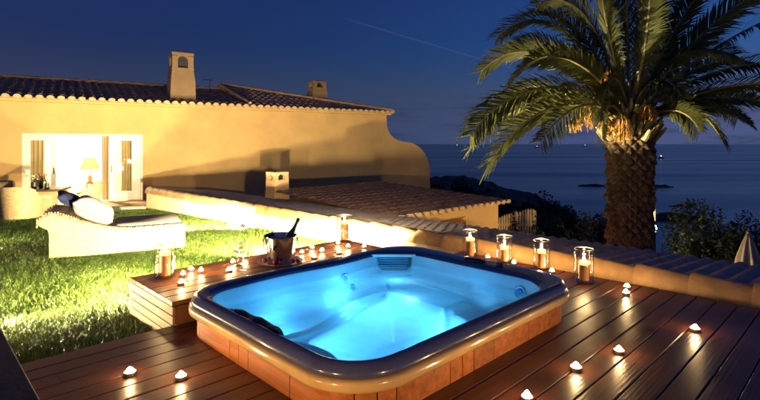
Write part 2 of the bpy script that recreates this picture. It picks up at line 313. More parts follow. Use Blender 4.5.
r2 = nd(nt, 'ShaderNodeMapRange'); r2.inputs['From Min'].default_value = 0.3; r2.inputs['From Max'].default_value = 0.7; r2.inputs['To Min'].default_value = 0.13; r2.inputs['To Max'].default_value = 0.30; L(n2.outputs['Fac'], r2.inputs['Value']); L(r2.outputs[0], b.inputs['Roughness'])
M['sea'] = m
tag(o.build('sea', m, fix=False), kind='structure')

from mathutils import noise as mn
def coast(px):
    pts = [(-900, 260), (300, 230), (430, 215), (520, 190), (590, 150), (640, 105), (700, 98), (760, 120), (1000, 150), (2500, 160)]
    for (a, ya), (c, yc) in zip(pts, pts[1:]):
        if a <= px <= c: return ya+(yc-ya)*(px-a)/(c-a)
    return 180
def ter_z(x, y):
    px = CX+x/max(y, 1)*F; c = coast(px)
    s = min(1, max(0, (y-11)/(c-11))); n = mn.fractal(Vector((x*0.05, y*0.05, 1.3)), 0.6, 2.0, 5)
    n2 = mn.fractal(Vector((x*0.4, y*0.4, 7.3)), 0.6, 2.0, 3)
    z = -3.0-20.3*(s**0.85)+n*min(1, s*4)*1.8*(1 if s < 0.95 else 0.4)+n2*0.35*min(1, s*8)
    head = math.exp(-((px-455)/95.0)**2)*math.exp(-((y-85)/55.0)**2)*7.5
    return z+head if y > 9 else -3.0
mb = MB(); xs = []; pxs = np.linspace(-250, 1150, 150); ys = [6]+list(np.geomspace(8, 290, 90))
vs = []; fs = []
for y in ys:
    for p in pxs:
        x = (p-CX)/F*y; vs.append((x, y, ter_z(x, y)))
n = len(pxs)
for k in range(len(ys)-1):
    for i in range(n-1): fs.append((k*n+i, k*n+i+1, (k+1)*n+i+1, (k+1)*n+i))
tag(mb.add(vs, fs).build('coastal_terrain', M['terrain'], smooth=180, fix=False), kind='structure')
# sea rocks
def rock(px, py, w, h, label):
    p = at(px, py, -22); mb = MB(); vs = []; fs = []
    nu, nv = 28, 10
    for j in range(nv+1):
        for i in range(nu):
            t = 2*math.pi*i/nu; f = j/nv; r = math.cos(f*math.pi/2)**0.8
            q = mn.fractal(Vector((math.cos(t)*1.6+px, math.sin(t)*1.6, f*2)), 0.7, 2.0, 4)
            vs.append((math.cos(t)*r*w*(1+0.35*q), math.sin(t)*r*w*0.45*(1+0.35*q), h*math.sin(f*math.pi/2)*(1+0.8*q)-0.3))
    for j in range(nv):
        for i in range(nu): fs.append((j*nu+i, j*nu+(i+1) % nu, (j+1)*nu+(i+1) % nu, (j+1)*nu+i))
    o = mb.add(vs, fs).build('sea_rock', M['rock'], smooth=60); place(o, p); tag(o, label, 'rock', 'dark rocks breaking the sea surface')
rock(592, 186, 8, 1.0, 'low dark reef in the sea just left of the palm trunk')
rock(655, 187, 9, 1.0, 'low dark reef in the sea behind the palm trunk at mid height')
rock(684, 206, 5.0, 0.7, 'small flat rock in the sea right of the palm trunk')
rock(672, 219, 9, 1.6, 'largest dark rock bank beside the lit lantern right of the palm trunk')

# lawn
mb = MB(); vs = []; fs = []; As = np.linspace(-15.5, -3.56, 60); Bs = np.linspace(-4, 4.86, 40)
for A in As:
    for B in Bs:
        p = D(A, B); vs.append((p.x, p.y, lawn_z(p.x, p.y)+0.008*mn.noise(Vector((p.x*2, p.y*2, 0)))))
n = len(Bs)
for i in range(len(As)-1):
    for j in range(n-1): fs.append((i*n+j, i*n+j+1, (i+1)*n+j+1, (i+1)*n+j))
tag(mb.add(vs, fs).build('lawn', M['soil'], smooth=180), kind='structure')
# grass blades
def grass():
    N = 420000
    A = rng.uniform(-13.5, -3.57, N); B = rng.uniform(-1.5, 4.84, N)
    x = A*AX[0]+B*BX[0]; y = A*AX[1]+B*BX[1]
    px = CX+x/y*F; keep = (px > -40)&(px < 330)&(y > 2.0)
    # terrace and bench stay clear
    loc = (x-HP.x)*HN.x+(y-HP.y)*HN.y
    keep &= ~(loc > -3.42); keep &= ~((A > -4.46)&(B > 1.38)&(B < 3.8))
    keep &= rng.random(N) < np.clip(30.0/(y*y), 0.25, 1.0)
    x, y = x[keep], y[keep]; n = len(x)
    z = -0.13-0.034*np.clip(y-3.5, 0, 11)
    tuft = np.array([mn.noise(Vector((a*1.7, c*1.7, 3))) for a, c in zip(x, y)])
    h = rng.uniform(0.022, 0.046, n)*(1+0.35*tuft); w = rng.uniform(0.0016, 0.0034, n)*np.clip(y/3.5, 1, 2.8)
    t = rng.uniform(0, 2*np.pi, n); lx = rng.normal(0, 0.45, n)*h; ly = rng.normal(0, 0.45, n)*h
    co = np.zeros((n, 5, 3), np.float32)
    dx, dy = np.cos(t)*w, np.sin(t)*w
    co[:, 0] = np.stack([x-dx, y-dy, z-0.01], 1); co[:, 1] = np.stack([x+dx, y+dy, z-0.01], 1)
    co[:, 2] = np.stack([x+dx*0.8+lx*0.35, y+dy*0.8+ly*0.35, z+h*0.6], 1); co[:, 3] = np.stack([x-dx*0.8+lx*0.35, y-dy*0.8+ly*0.35, z+h*0.6], 1)
    co[:, 4] = np.stack([x+lx, y+ly, z+h], 1)
    me = bpy.data.meshes.new('grass'); me.vertices.add(n*5); me.vertices.foreach_set('co', co.ravel())
    base = np.arange(n)*5
    loops = np.stack([base, base+1, base+2, base+3, base+3, base+2, base+4], 1).ravel()
    me.loops.add(n*7); me.loops.foreach_set('vertex_index', loops.astype(np.int32))
    st = np.stack([np.arange(n)*7, np.arange(n)*7+4], 1).ravel(); me.polygons.add(n*2); me.polygons.foreach_set('loop_start', st.astype(np.int32))
    me.update(calc_edges=True)
    m, nt, b = new_mat('grass_blade'); L = nt.links.new
    g = nd(nt, 'ShaderNodeNewGeometry'); cr = nd(nt, 'ShaderNodeValToRGB'); e = cr.color_ramp.elements
    e[0].color = (0.055, 0.110, 0.014, 1); e[1].color = (0.19, 0.26, 0.05, 1); k = e.new(0.55); k.color = (0.105, 0.185, 0.024, 1)
    L(g.outputs['Random Per Island'], cr.inputs[0]); L(cr.outputs[0], b.inputs['Base Color']); sock(b, 'Roughness', 0.5)
    me.materials.append(m); o = bpy.data.objects.new('grass', me); COL.objects.link(o)
    tag(o, 'short green lawn grass between the deck and the terrace', 'grass', kind='stuff')
grass()

# terrace before the house
o = MB().box(-8, 1.95, -3.45, -0.001, -0.75, -0.52).build('terrace', M['terrace']); place(o, HP, HT); tag(o, kind='structure')

# ------------------------------------------------------------------ deck
def board(mb, x0, x1, y0, y1, z0, z1, c=0.004):
    pr = [(x0, z0), (x1, z0), (x1, z1-c), (x1-c, z1), (x0+c, z1), (x0, z1-c)]
    mb.prism(pr, y0, y1)
TA, TB, HA, HB = -2.538, 2.56, 0.963, 1.19           # tub centre and half sizes
def hole(a):                                          # half length of the tub opening at this board edge
    u = abs(a-TA); ha, hb, r = HA-0.07, HB-0.07, 0.29
    if u >= ha: return None
    return hb if u < ha-r else hb-r+math.sqrt(max(0, r*r-(u-ha+r)**2))
mb = MB(); w = 0.138; g = 0.007; A = -3.55; k = 0
while A < 3.4:
    a0, a1 = A, A+w
    segs = [(-1.6, 4.86)]
    ends = [hole(a) for a in (a0, (a0+a1)/2, a1)]
    if all(e is not None for e in ends): h_ = min(ends); segs = [(-1.6, TB-h_), (TB+h_, 4.86)]
    for b0, b1 in segs:
        cut = b0+random.uniform(0.8, 3.0) if b1-b0 > 3 else None
        if cut and cut < b1-0.4:
            board(mb, a0, a1, b0, cut-0.0015, -0.028, 0.0); board(mb, a0, a1, cut+0.0015, b1, -0.028, 0.0)
        else: board(mb, a0, a1, b0, b1, -0.028, 0.0)
    A += w+g
o = mb.build('deck', M['deck']); place(o, (0, 0, 0), TH); tag(o, kind='structure'); deck_ob = o
mb = MB(); A = -3.55
while A < 3.4:
    B = -0.2
    while B < 4.8:
        for aa in (A+0.028, A+0.110):
            h_ = hole(aa)
            if h_ is None or abs(B-TB) > h_+0.03:
                mb.add([(aa+0.0045*math.cos(k*math.pi/4), B+0.0045*math.sin(k*math.pi/4), 0.0006) for k in range(8)], [tuple(range(8))])
        B += 0.46
    A += w+g
mb.build('screws', M['dark_metal'], deck_ob, fix=False)
mb = MB(); mb.box(-3.53, TA-HA+0.08, -1.6, 4.84, -0.5, -0.04); mb.box(TA+HA-0.08, 3.4, -1.6, 4.84, -0.5, -0.04); mb.box(TA-HA+0.08, TA+HA-0.08, -1.6, TB-HB+0.17, -0.5, -0.04); mb.box(TA-HA+0.08, TA+HA-0.08, TB+HB-0.17, 4.84, -0.5, -0.04)
o = mb.build('deck_base', M['soil']); place(o, (0, 0, 0), TH); tag(o, kind='structure')

# raised wooden bench on the lawn side of the tub
BZ = 0.17
bt = thing('wooden_bench', 'raised wooden platform with slatted sides along the lawn side of the tub', 'platform', D(-4.0, 2.58, 0), TH)
mb = MB(); x = -0.445
for i in range(6): board(mb, x, x+0.145, -1.19, 1.19, BZ-0.03, BZ, 0.005); x += 0.152
mb.build('top', M['bench'], bt)
def slats(along_x, y, x0, x1, side):
    mb = MB(); z = BZ-0.036
    while z > -0.3:
        if along_x: mb.box(x0, x1, y-0.02, y, z-0.062, z, 0.003)
        else: mb.box(y-0.02, y, x0, x1, z-0.062, z, 0.003)
        z -= 0.068
    return mb
slats(True, -1.17, -0.44, 0.47, 0).build('side_panel', M['bench_side_lit'], bt)
slats(True, 1.19, -0.44, 0.47, 0).build('side_panel', M['bench_side_lit'], bt)
MB().box(0.445, 0.468, -1.165, 1.165, -0.02, BZ-0.034).build('front_panel', M['bench'], bt)
mb = MB(); mb.box(-0.44, -0.42, -1.165, 1.165, -0.3, BZ-0.034).build('rear_panel', M['bench_side_lit'], bt)

# dark low parapet beside the deck in the near left corner
pt = thing('parapet_wall', 'dark low parapet with light on its edge painted pale in the near left corner', 'parapet', D(-3.6, 0.0, 0), TH)
MB().box(-3.0, 2.2, -0.5, 0.352, -0.5, 0.385, 0.004).build('wall', M['parapet_lit_edge'], pt)
MB().box(-3.0, 2.2, -0.5, 0.355, 0.386, 0.40, 0.006).build('cap', M['parapet'], pt)

# ------------------------------------------------------------------ hot tub
RZ = 0.28
def sd_box(u, v, ha, hb, r):
    qx, qy = abs(u)-ha+r, abs(v)-hb+r
    return math.hypot(max(qx, 0), max(qy, 0))+min(max(qx, qy), 0)-r
def sd_out(u, v): return sd_box(u, v, HA, HB, 0.36)
def smax(a, b, k): h = max(k-abs(a-b), 0)/k; return max(a, b)+h*h*k*0.25
def sd_in(u, v):
    d = sd_box(u-0.05, v+0.09, HA-0.15, HB-0.19, 0.24)   # the rim is wide on the far sides, slim on the near ones
    d = smax(d, (-u+v)*0.7071-1.03, 0.12)              # wide back corner
    d = smax(d, (u+v)*0.7071-1.13, 0.12)
    d += 0.022*math.sin(v*5.2+0.6)*math.exp(-((u+HA-0.2)/0.25)**2)
    return d
def ray_r(sd, c, s, target):
    lo, hi = 0.0, 2.2
    for _ in range(40):
        md = (lo+hi)/2
        if sd(c*md, s*md) < target: lo = md
        else: hi = md
    return lo
NA = 320; ANG = []
for i in range(NA): ANG.append(2*math.pi*i/NA)
CS = [(math.cos(t), math.sin(t)) for t in ANG]
def iso(sd, d): return [(c*r, s*r) for (c, s) in CS for r in (ray_r(sd, c, s, -d),)]
OUT = {d: iso(sd_out, d) for d in (0.0, 0.004, 0.014, 0.02, 0.03, 0.034, 0.026, 0.05, 0.036, 0.06, 0.066)}
INN = iso(sd_in, 0.0)
tub = thing('hot_tub', 'square hot tub with dark acrylic rim and orange timber skirt, glowing blue', 'hot tub', D(TA, TB, 0), TH)
def rg(d, z): return [(u, v, z) for u, v in OUT[d]]
def mix(d, f, z): return [(a[0]+(b[0]-a[0])*f, a[1]+(b[1]-a[1])*f, z) for a, b in zip(OUT[d], INN)]
mb = MB(); mb.loft([rg(0.05, RZ-0.125), rg(0.014, RZ-0.127), rg(0.004, RZ-0.122), rg(0.0, RZ-0.112), rg(0.0, RZ-0.085), rg(0.004, RZ-0.074), rg(0.014, RZ-0.068), rg(0.03, RZ-0.0665)])
mb.build('rim_band_lit', M['band_lit'], tub, smooth=50)
mb = MB(); mb.loft([rg(0.03, RZ-0.066), rg(0.02, RZ-0.06), rg(0.014, RZ-0.05), rg(0.02, RZ-0.034), rg(0.036, RZ-0.016), rg(0.05, RZ-0.006), rg(0.066, RZ-0.001), mix(0.066, 0.25, RZ), mix(0.066, 0.6, RZ-0.002), mix(0.066, 0.82, RZ-0.008), mix(0.066, 0.95, RZ-0.018), mix(0.066, 1.0, RZ-0.03)])
mb.build('rim', M['acrylic'], tub, smooth=60)
def sst(a, b, x): x = min(1, max(0, (x-a)/(b-a))); return x*x*(3-2*x)
def seg_d(u, v, a, b):
    du, dv = b[0]-a[0], b[1]-a[1]; t = min(1, max(0, ((u-a[0])*du+(v-a[1])*dv)/(du*du+dv*dv)))
    return math.hypot(u-a[0]-t*du, v-a[1]-t*dv)
def tub_h(u, v):                                     # shell surface below the rim
    d = max(0.0, -sd_in(u, v))
    seat = -0.33
    seat += 0.09*sst(0.98, 1.14, u*0.8+v*0.95)       # raised seat in the right corner
    seat -= 0.06*math.exp(-((u+0.52)**2/0.05+(v+0.35)**2/0.16))   # scooped seats
    seat -= 0.05*math.exp(-((u-0.35)**2+(v+0.82)**2)/0.05)
    e1 = u+0.50+0.09*math.sin(v*3.0+0.4)             # lounger edge, a long s-curve
    seat += 0.035*math.exp(-(e1/0.035)**2)*sst(-0.95, -0.6, v)
    seat += 0.035*math.exp(-((v+0.62-0.25*u)/0.04)**2)*sst(-0.1, 0.1, u+0.5)
    uu = u-0.08+0.10*math.sin(v*2.6+0.5)
    sd = sd_box(uu, v+0.02, 0.40, 0.58, 0.16)        # footwell
    z = seat+(-0.66-seat)*sst(0.012, -0.085, sd)
    sdm = sd_box(u+0.16, v-0.64, 0.34, 0.20, 0.06)   # stepped far seat
    z = max(z, z+(-0.26-z)*sst(0.012, -0.03, sdm)) if sdm < 0.012 else z
    zw = -0.03
    k = sst(0.0, 0.11+0.02*math.sin(v*4+u*3), d)
    k2 = 0.35*sst(0.0, 0.02, d)+0.65*k
    return zw+(z-zw)*k2
rings = []; NR = 84
for k in range(NR):
    f = (k/NR)**1.45
    rings.append([(u*(1-f), v*(1-f), RZ+tub_h(u*(1-f), v*(1-f))) for u, v in INN])
mb = MB(); mb.loft(rings, True, False, True); shell = mb.build('shell', M['shell'], tub, smooth=180)
# skirt panels
SK = iso(sd_out, 0.055); SKI = iso(sd_out, 0.085)
def arc_len(): 
    L_ = [0]
    for i in range(NA): a, b = SK[i], SK[(i+1) % NA]; L_.append(L_[-1]+math.hypot(a[0]-b[0], a[1]-b[1]))
    return L_
AL = arc_len(); tot = AL[-1]
def sk_at(P, s):
    s %= tot
    for i in range(NA):
        if AL[i] <= s <= AL[i+1]:
            f = (s-AL[i])/(AL[i+1]-AL[i]+1e-9); a, b = P[i], P[(i+1) % NA]; return (a[0]+(b[0]-a[0])*f, a[1]+(b[1]-a[1])*f)
s = 0.0; widths = [0.42, 0.11, 0.11, 0.42, 0.42, 0.11, 0.11]; i = 0; rs = random.Random(3)
while s < tot-0.05:
    wd = min(widths[i % 7], tot-s); n = max(3, int(wd/0.03))
    r0 = []; prof = []
    for z, P in ((0.0, SK), (RZ-0.128, SK), (RZ-0.128, SKI), (0.0, SKI)):
        prof.append([(*sk_at(P, s+0.003+(wd-0.006)*k/n), z) for k in range(n+1)])
    rings = [[prof[q][k] for q in range(4)] for k in range(n+1)]
    MB().loft(rings, True, True, True).build('skirt_panel', M['skirt'], tub, smooth=40)
    s += wd; i += 1
MB().loft([[(u, v, 0.0) for u, v in iso(sd_out, 0.09)], [(u, v, RZ-0.13) for u, v in iso(sd_out, 0.09)]]).build('skirt_backing', M['rubber'], tub)
# pixel ray on the tub shell (for the fittings moulded into it)
def tub_hit(px, py):
    dr = Vector(((px-CX)/F, 1.0, -(py-HY)/F)); t = 1.0
    while t < 8:
        p = Vector((0, 0, CZ))+dr*t; A, B = AB(p.x, p.y); u, v = A-TA, B-TB
        if sd_in(u, v) < 0 and p.z <= RZ+tub_h(u, v): return u, v
        t += 0.004
    return None
def jet(px, py, r=0.045):
    h = tub_hit(px, py)
    if not h: return
    u, v = h; e = 0.02; z = RZ+tub_h(u, v)
    nrm = Vector((-(tub_h(u+e, v)-tub_h(u-e, v))/(2*e), -(tub_h(u, v+e)-tub_h(u, v-e))/(2*e), 1)).normalized()
    mb = MB(); mb.lathe([(r, -0.004), (r, 0.008), (r*0.82, 0.014), (r*0.62, 0.008), (r*0.6, 0.0)], 24)
    o = mb.build('jet', M['shell'], tub, smooth=50)
    o.location = (u, v, z); o.rotation_euler = nrm.to_track_quat('Z', 'Y').to_euler()
    c = MB().lathe([(r*0.6, 0.002), (r*0.35, 0.010), (r*0.2, 0.006)], 20, cap1=True).build('nozzle', M['label_blue'], o, smooth=40)
for p in ((345, 280, 0.05), (353, 287, 0.05), (388, 287, 0.03), (520, 293, 0.055), (232, 322, 0.03), (205, 306, 0.03)): jet(*p)
# filter mouth in the wide back corner
q = Vector((-0.7071, 0.7071, 0)); cpos = q*1.03
fm = MB(); 
def dpt(s, d, z): return tuple(q*(d)+Vector((0.7071, 0.7071, 0))*s+Vector((0, 0, z)))
pf = [(-0.235, -0.035), (0.235, -0.035), (0.225, -0.13), (0.19, -0.165), (-0.19, -0.165), (-0.225, -0.13)]
fm.loft([[dpt(s, 0.985, RZ+z) for s, z in pf], [dpt(s, 1.06, RZ+z) for s, z in pf]], True, True, True)
fm.build('filter_mouth', M['rubber'], tub)
fl = MB(); sl = [(-0.27, 1.01), (0.27, 1.01), (0.27, 0.965), (-0.27, 0.965)]
fl.loft([[dpt(s, d, RZ-0.035) for s, d in sl], [dpt(s, d, RZ-0.012) for s, d in sl]], True, True, True); fl.build('filter_lip', M['shell'], tub)
fg = MB()
for k in range(5):
    z = RZ-0.055-k*0.021; hw = 0.2-0.012*max(0, k-2)
    fg.loft([[dpt(s, d, z) for s, d in ((-hw, 0.983), (hw, 0.983), (hw, 0.975), (-hw, 0.975))], [dpt(s, d, z+0.006) for s, d in ((-hw, 0.983), (hw, 0.983), (hw, 0.975), (-hw, 0.975))]], True, True, True)
fg.build('filter_grille', M['label_blue'], tub)
# control panel and valve knob on the far rim
cpn = MB().lathe([(0.075, 0), (0.075, 0.008), (0.06, 0.016), (0.03, 0.018)], 28, cap1=True).build('control_panel', M['rubber'], tub, smooth=40)
cpn.location = (0.05, HB-0.145, RZ); cpn.scale = (1.5, 0.75, 1)
kn = MB().lathe([(0.035, 0), (0.033, 0.018), (0.02, 0.024)], 20, cap1=True).build('valve_knob', M['rubber'], tub, smooth=40); kn.location = (0.30, HB-0.15, RZ)
# headrest pillow hooked over the near rim
hr = MB(); rr = []
for k in range(15):
    f = k/14; u = -0.25+0.50*f; w = 0.075*math.sin(math.pi*min(1, max(0.03, f*0.98+0.01)))**0.35; lift = 0.012*math.sin(f*math.pi*5)
    v0 = -(HB-0.10)+0.01; rr.append([(u, v0-w*0.35, RZ-0.02), (u, v0-w*0.1, RZ+0.002+lift*0.6), (u, v0+w*0.5, RZ-0.004+lift*0.6), (u, v0+w, RZ-0.03), (u, v0+w*1.05, RZ-0.085), (u, v0+w*0.4, RZ-0.10), (u, v0, RZ-0.06)])
hr.loft(rr, True, True, True).build('headrest', M['rubber'], tub, smooth=70)
# underwater lamp under the near rim
sl_ = MB().lathe([(0.07, 0), (0.07, 0.012), (0.05, 0.02)], 24).build('lamp_ring', M['chrome'], tub, smooth=40)
sl_.location = (0.62, -0.35, RZ-0.30); sl_.rotation_euler = Vector((-1, 0, 0.1)).to_track_quat('Z', 'Y').to_euler()
MB().lathe([(0.05, 0.012), (0.03, 0.022)], 20, cap1=True).build('lamp_lens', M['spa_lens'], sl_)
SPA = (0.085, 0.52, 1.0)
lamp('POINT', 'spa_lamp_and_fill', (0.16, -0.22, RZ-0.40), 24, SPA, tub, 0.05)
lamp('POINT', 'spa_lamp_and_fill', (-0.55, -0.50, RZ-0.25), 3, SPA, tub, 0.05)  # this and the next three: fill lights added in the water, no fitting
lamp('POINT', 'spa_lamp_and_fill', (0.22, 0.30, RZ-0.45), 9, SPA, tub, 0.05)
lamp('POINT', 'spa_lamp_and_fill', (-0.30, 0.40, RZ-0.18), 4, SPA, tub, 0.05)
lamp('POINT', 'spa_lamp_and_fill', (-0.55, 0.10, RZ-0.24), 3, SPA, tub, 0.05)
for hx, hy, he in ((410, 304, 0.8),):    # added point light just above the shell, makes a hot spot
    h = tub_hit(hx, hy)
    if h:
        u, v = h; z = RZ+tub_h(u, v)
        lamp('POINT', 'spa_lamp_and_fill', (u, v, z+0.09), he, (0.35, 0.75, 1.0), tub, 0.05)
# water
wr = []
WZ = RZ-0.12
for f in (0.0, 0.1, 0.3, 0.55, 0.8): wr.append([(u*(0.995-f), v*(0.995-f), WZ) for u, v in iso(sd_in, 0.012)])
o = MB().loft(wr, True, False, True).build('water', M['water']); place(o, D(TA, TB, 0), TH); tag(o, kind='structure')

# ------------------------------------------------------------------ garden wall with tile coping, lower roof behind
WA = math.atan2(4.03-13.4, 3.13+6.4)                  # direction of the wall
wl = thing('garden_wall', 'cream garden wall capped with terracotta ridge tiles, running from house to deck', 'wall', (-6.4, 13.4, 0), WA)
WL = 18.2
MB().box(0, WL, 0.014, 0.206, -0.95, 0.02).build('wall', M['wall_white'], wl)
mb = MB(); x = -0.03; i = 0
while x < WL:
    n = 12; ln = 0.46
    rs_ = []
    j1, j2 = random.uniform(-.006, .006), random.uniform(-.005, .005)
    for xx, r in ((x, 0.138), (x+0.012, 0.142), (x+ln-0.03, 0.116), (x+ln+0.03, 0.112)):
        rs_.append([(xx, 0.11+j1+r*1.0*math.cos(math.pi*k/n), -0.04+j2+r*1.22*math.sin(math.pi*k/n)) for k in range(n+1)])
    inner = [[(p[0], 0.11+(p[1]-0.11)*0.87, -0.04+(p[2]+0.04)*0.86) for p in r] for r in (rs_[0], rs_[-1])]
    mb.loft([inner[0]]+rs_+[inner[1]], False); x += ln
mb.build('coping', M['coping'], wl, smooth=40)

def tile_roof(mb, u0, u1, v0, v1, zf, pitch=0.26, row=0.40, amp=0.045, uL=None, uR=None, step=0.022, sub=6):
    rows = max(1, int(round((v1-v0)/row))); nu = int((u1-u0)/pitch*sub)
    us = [u0+(u1-u0)*i/nu for i in range(nu+1)]
    lines = []
    for r in range(rows):
        va, vb = v0+(v1-v0)*r/rows, v0+(v1-v0)*(r+1)/rows
        for vv, lift in ((va, step), (vb, 0.0)):
            lo = uL(vv) if uL else u0; hi = uR(vv) if uR else u1
            lines.append([(min(max(u, lo), hi), vv, zf(vv)+lift+amp*(abs(math.sin(math.pi*(u-u0)/pitch))-0.35)) for u in us])
    return mb.loft(lines, False)
lr = thing('annex_roof', 'grey tiled lean-to roof sloping away right behind the wall coping', 'roof', (-6.4, 13.4, 0), WA)
mb = MB(); tile_roof(mb, 0.0, WL+1, 0.2, 2.02, lambda v: 0.06-(v-0.2)*0.092, pitch=0.165, row=0.26, amp=0.036, step=-0.02, sub=8)
mb.build('tiles', M['roof_low'], lr, smooth=35)
MB().box(0, WL+1, 0.23, 1.86, -3.0, -0.14).build('wall', M['plaster_dim'], lr)

# lower annex with its own roof
an = thing('annex_house', 'low annex with red tiled roof and ochre wall below the garden wall', 'house', D(-6.6, 6.9, 0), TH)
mb = MB(); tile_roof(mb, -0.0, 4.13, 0.0, 4.6, lambda v: 0.0, pitch=0.24, row=0.36, amp=0.04)
# roof runs along b with slope along -a: remap (u along b, v along -a)
rv = []
for (u, v, z) in mb.v:
    kk = 1.0-max(0.0, (u-4.12)/0.3)*0
    rv.append((0.12-v, u-0.1, -0.11+v*0.046+z))
mb.v = rv; mb.build('roof', M['roof_red'], an, smooth=60)
mb = MB()
for k in range(17):
    u = -0.1+0.12+0.24*k
    rs_ = [[(xx, u+0.075*math.cos(2*math.pi*i/10), -0.115+0.05*math.sin(2*math.pi*i/10)) for i in range(10)] for xx in (0.10, 0.19)]
    mb.loft(rs_, True, True, True)
mb.build('eave_tiles', M['eave'], an, smooth=40)
ww = MB()
ww.box(-0.25, 0.0, 0.0, 1.28, -3.0, -0.15); ww.box(-0.25, 0.0, 2.32, 3.66, -3.0, -0.15); ww.box(-0.25, 0.0, 1.28, 2.32, -0.34, -0.15); ww.box(-0.25, 0, 1.28, 2.32, -3.0, -1.15)
ww.box(-4.3, -0.25, 3.41, 3.66, -3.0, -0.15); ww.box(-4.3, -0.25, 0.0, 0.2, -3.0, -0.15)
ww.build('wall', M['plaster'], an)
MB().box(-4.3, 0.11, -0.08, 4.0, -0.148, -0.128).build('roof_slab', M['plaster_dim'], an)
wn = MB(); wn.box(-0.16, -0.10, 1.28, 2.32, -0.40, -0.34); wn.box(-0.16, -0.10, 1.28, 2.32, -1.15, -1.09); wn.box(-0.16, -0.1, 1.28, 1.34, -1.09, -0.40); wn.box(-0.16, -0.1, 2.26, 2.32, -1.09, -0.40); wn.box(-0.155, -0.105, 1.77, 1.83, -1.09, -0.40)
wn = wn.build('window', M['midwood'], an)
sh = MB()
for k in range(12): sh.box(-0.145, -0.12, 1.34, 2.26, -1.085+k*0.057, -1.045+k*0.057)
sh.build('shutter', M['midwood'], wn)

def chimney(name, label, loc, rotz, w, h, m, parent=None, taper=0.82, base=0.3):
    c = thing(name, label, 'chimney', loc, rotz) if parent is None else None
    if parent is not None:
        c = bpy.data.objects.new(name, None); COL.objects.link(c); c.parent = parent; c.location = loc; c.rotation_euler = (0, 0, rotz)
    mb = MB(); hw = w/2; sb = h*0.60
    def sq(r, z): return [(-r, -r, z), (r, -r, z), (r, r, z), (-r, r, z)]
    tw = hw*taper
    mb.loft([sq(hw, -base), sq(hw*0.93, sb*0.6), sq(tw, sb)], True, True, True)
    # head with one arched opening per side
    mb.loft([sq(tw*1.04, sb), sq(tw*1.04, sb+0.03*h)], True, True, True)
    z0, z1 = sb+0.03*h, h*0.93; pw = tw*0.42
    for sx_, sy_ in ((-1, -1), (1, -1), (1, 1), (-1, 1)):
        x0, x1 = sorted((sx_*tw, sx_*(tw-pw*1.25))); y0, y1 = sorted((sy_*tw, sy_*(tw-pw*1.25)))
        mb.box(x0, x1, y0, y1, z0, z1-0.05*h)
    # arched heads
    op = tw-pw*1.25
    for rot in range(4):
        n = 8; zc = z1-0.05*h-op*0.9
        poly = [(-op-0.001, z1)]+[(-op*math.cos(math.pi*i/n), zc+op*0.9*math.sin(math.pi*i/n)) for i in range(n+1)]+[(op+0.001, z1)]
        poly = [(x, max(z, zc)) for x, z in poly]
        t = MB().prism(poly, -tw+0.002, -tw+pw*1.2); cs, sn = math.cos(rot*math.pi/2), math.sin(rot*math.pi/2)
        mb.add([(x*cs-y*sn, x*sn+y*cs, z) for x, y, z in t.v], t.f)
    rs_ = [sq(tw*1.02, z1-0.04*h), sq(tw*1.02, z1)]
    for i in range(1, 7): a = i/7*math.pi/2; rs_.append(sq(tw*1.02*math.cos(a)+0.01, z1+h*0.08*math.sin(a)))
    mb.loft(rs_, True, True, True)
    ob = mb.build('stack', m, c); 
    MB().box(-tw*0.5, tw*0.5, -tw*0.5, tw*0.5, z0, z1-0.03*h).build('flue', M['rubber'], c)
    return c
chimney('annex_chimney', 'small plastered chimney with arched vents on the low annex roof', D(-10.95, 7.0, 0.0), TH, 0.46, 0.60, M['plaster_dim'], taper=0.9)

# ------------------------------------------------------------------ the house
hs = thing('villa', 'long ochre villa with tiled roof, open glazed doors and curved end wall', 'house', HP, HT)
EZ = 2.62
MB().box(-7, -1.49, 0, 0.25, -0.6, EZ).build('wall', M['plaster'], hs)
MB().box(-1.49, 1.69, 0, 0.25, 1.61, EZ).build('wall', M['plaster'], hs)
cv = [fac(*p) for p in ((387, 127), (388.5, 131), (391, 135), (394, 138), (398, 140.2), (403, 141.6), (409, 142.2), (415, 144), (420.5, 148), (425, 153.5), (428, 160), (429.6, 167), (430, 174))]
t_e = fac(386.5, 113)[0]; t_end = cv[-1][0]
poly = [(1.69, -0.6), (1.69, EZ), (t_e, EZ)]+cv+[(t_end, -3.2), (3.0, -3.2), (3.0, -0.6)]
MB().prism(poly, 0.0, 0.25).build('end_wall', M['plaster'], hs)
MB().box(t_e-0.25, t_e-0.02, 0.26, 8.0, -3.2, EZ).build('side_wall', M['plaster'], hs)
def hroof(v, top): return 2.66+(v+0.30)*(top-2.66)/4.3
mb = MB(); tile_roof(mb, -8, 5.25, -0.30, 4.0, lambda v: hroof(v, 3.62), pitch=0.262, row=0.42)
mb.add([(-8, 4.0, 3.62), (5.25, 4.0, 3.62), (5.25, 8.3, 2.6), (-8, 8.3, 2.6)], [(0, 1, 2, 3)])
mb.build('roof', M['roof'], hs, smooth=60)
tr = t_e+0.22; tp = 5.15
mb = MB(); tile_roof(mb, tp, tr, -0.30, 4.0, lambda v: hroof(v, 3.84), pitch=0.262, row=0.42, uR=lambda v: tr-(v+0.30)/4.3*(tr-tp-0.25))
mb.add([(tp+0.25, 4.0, 3.86), (tr, -0.3, 2.64), (tr, 8.3, 2.64), (tp, 4.0, 3.86), (tp, 8.3, 2.64), (tp, -0.3, 2.6)], [(0, 1, 2), (3, 0, 2, 4), (3, 4, 5)])
mb.build('roof', M['roof'], hs, smooth=60)
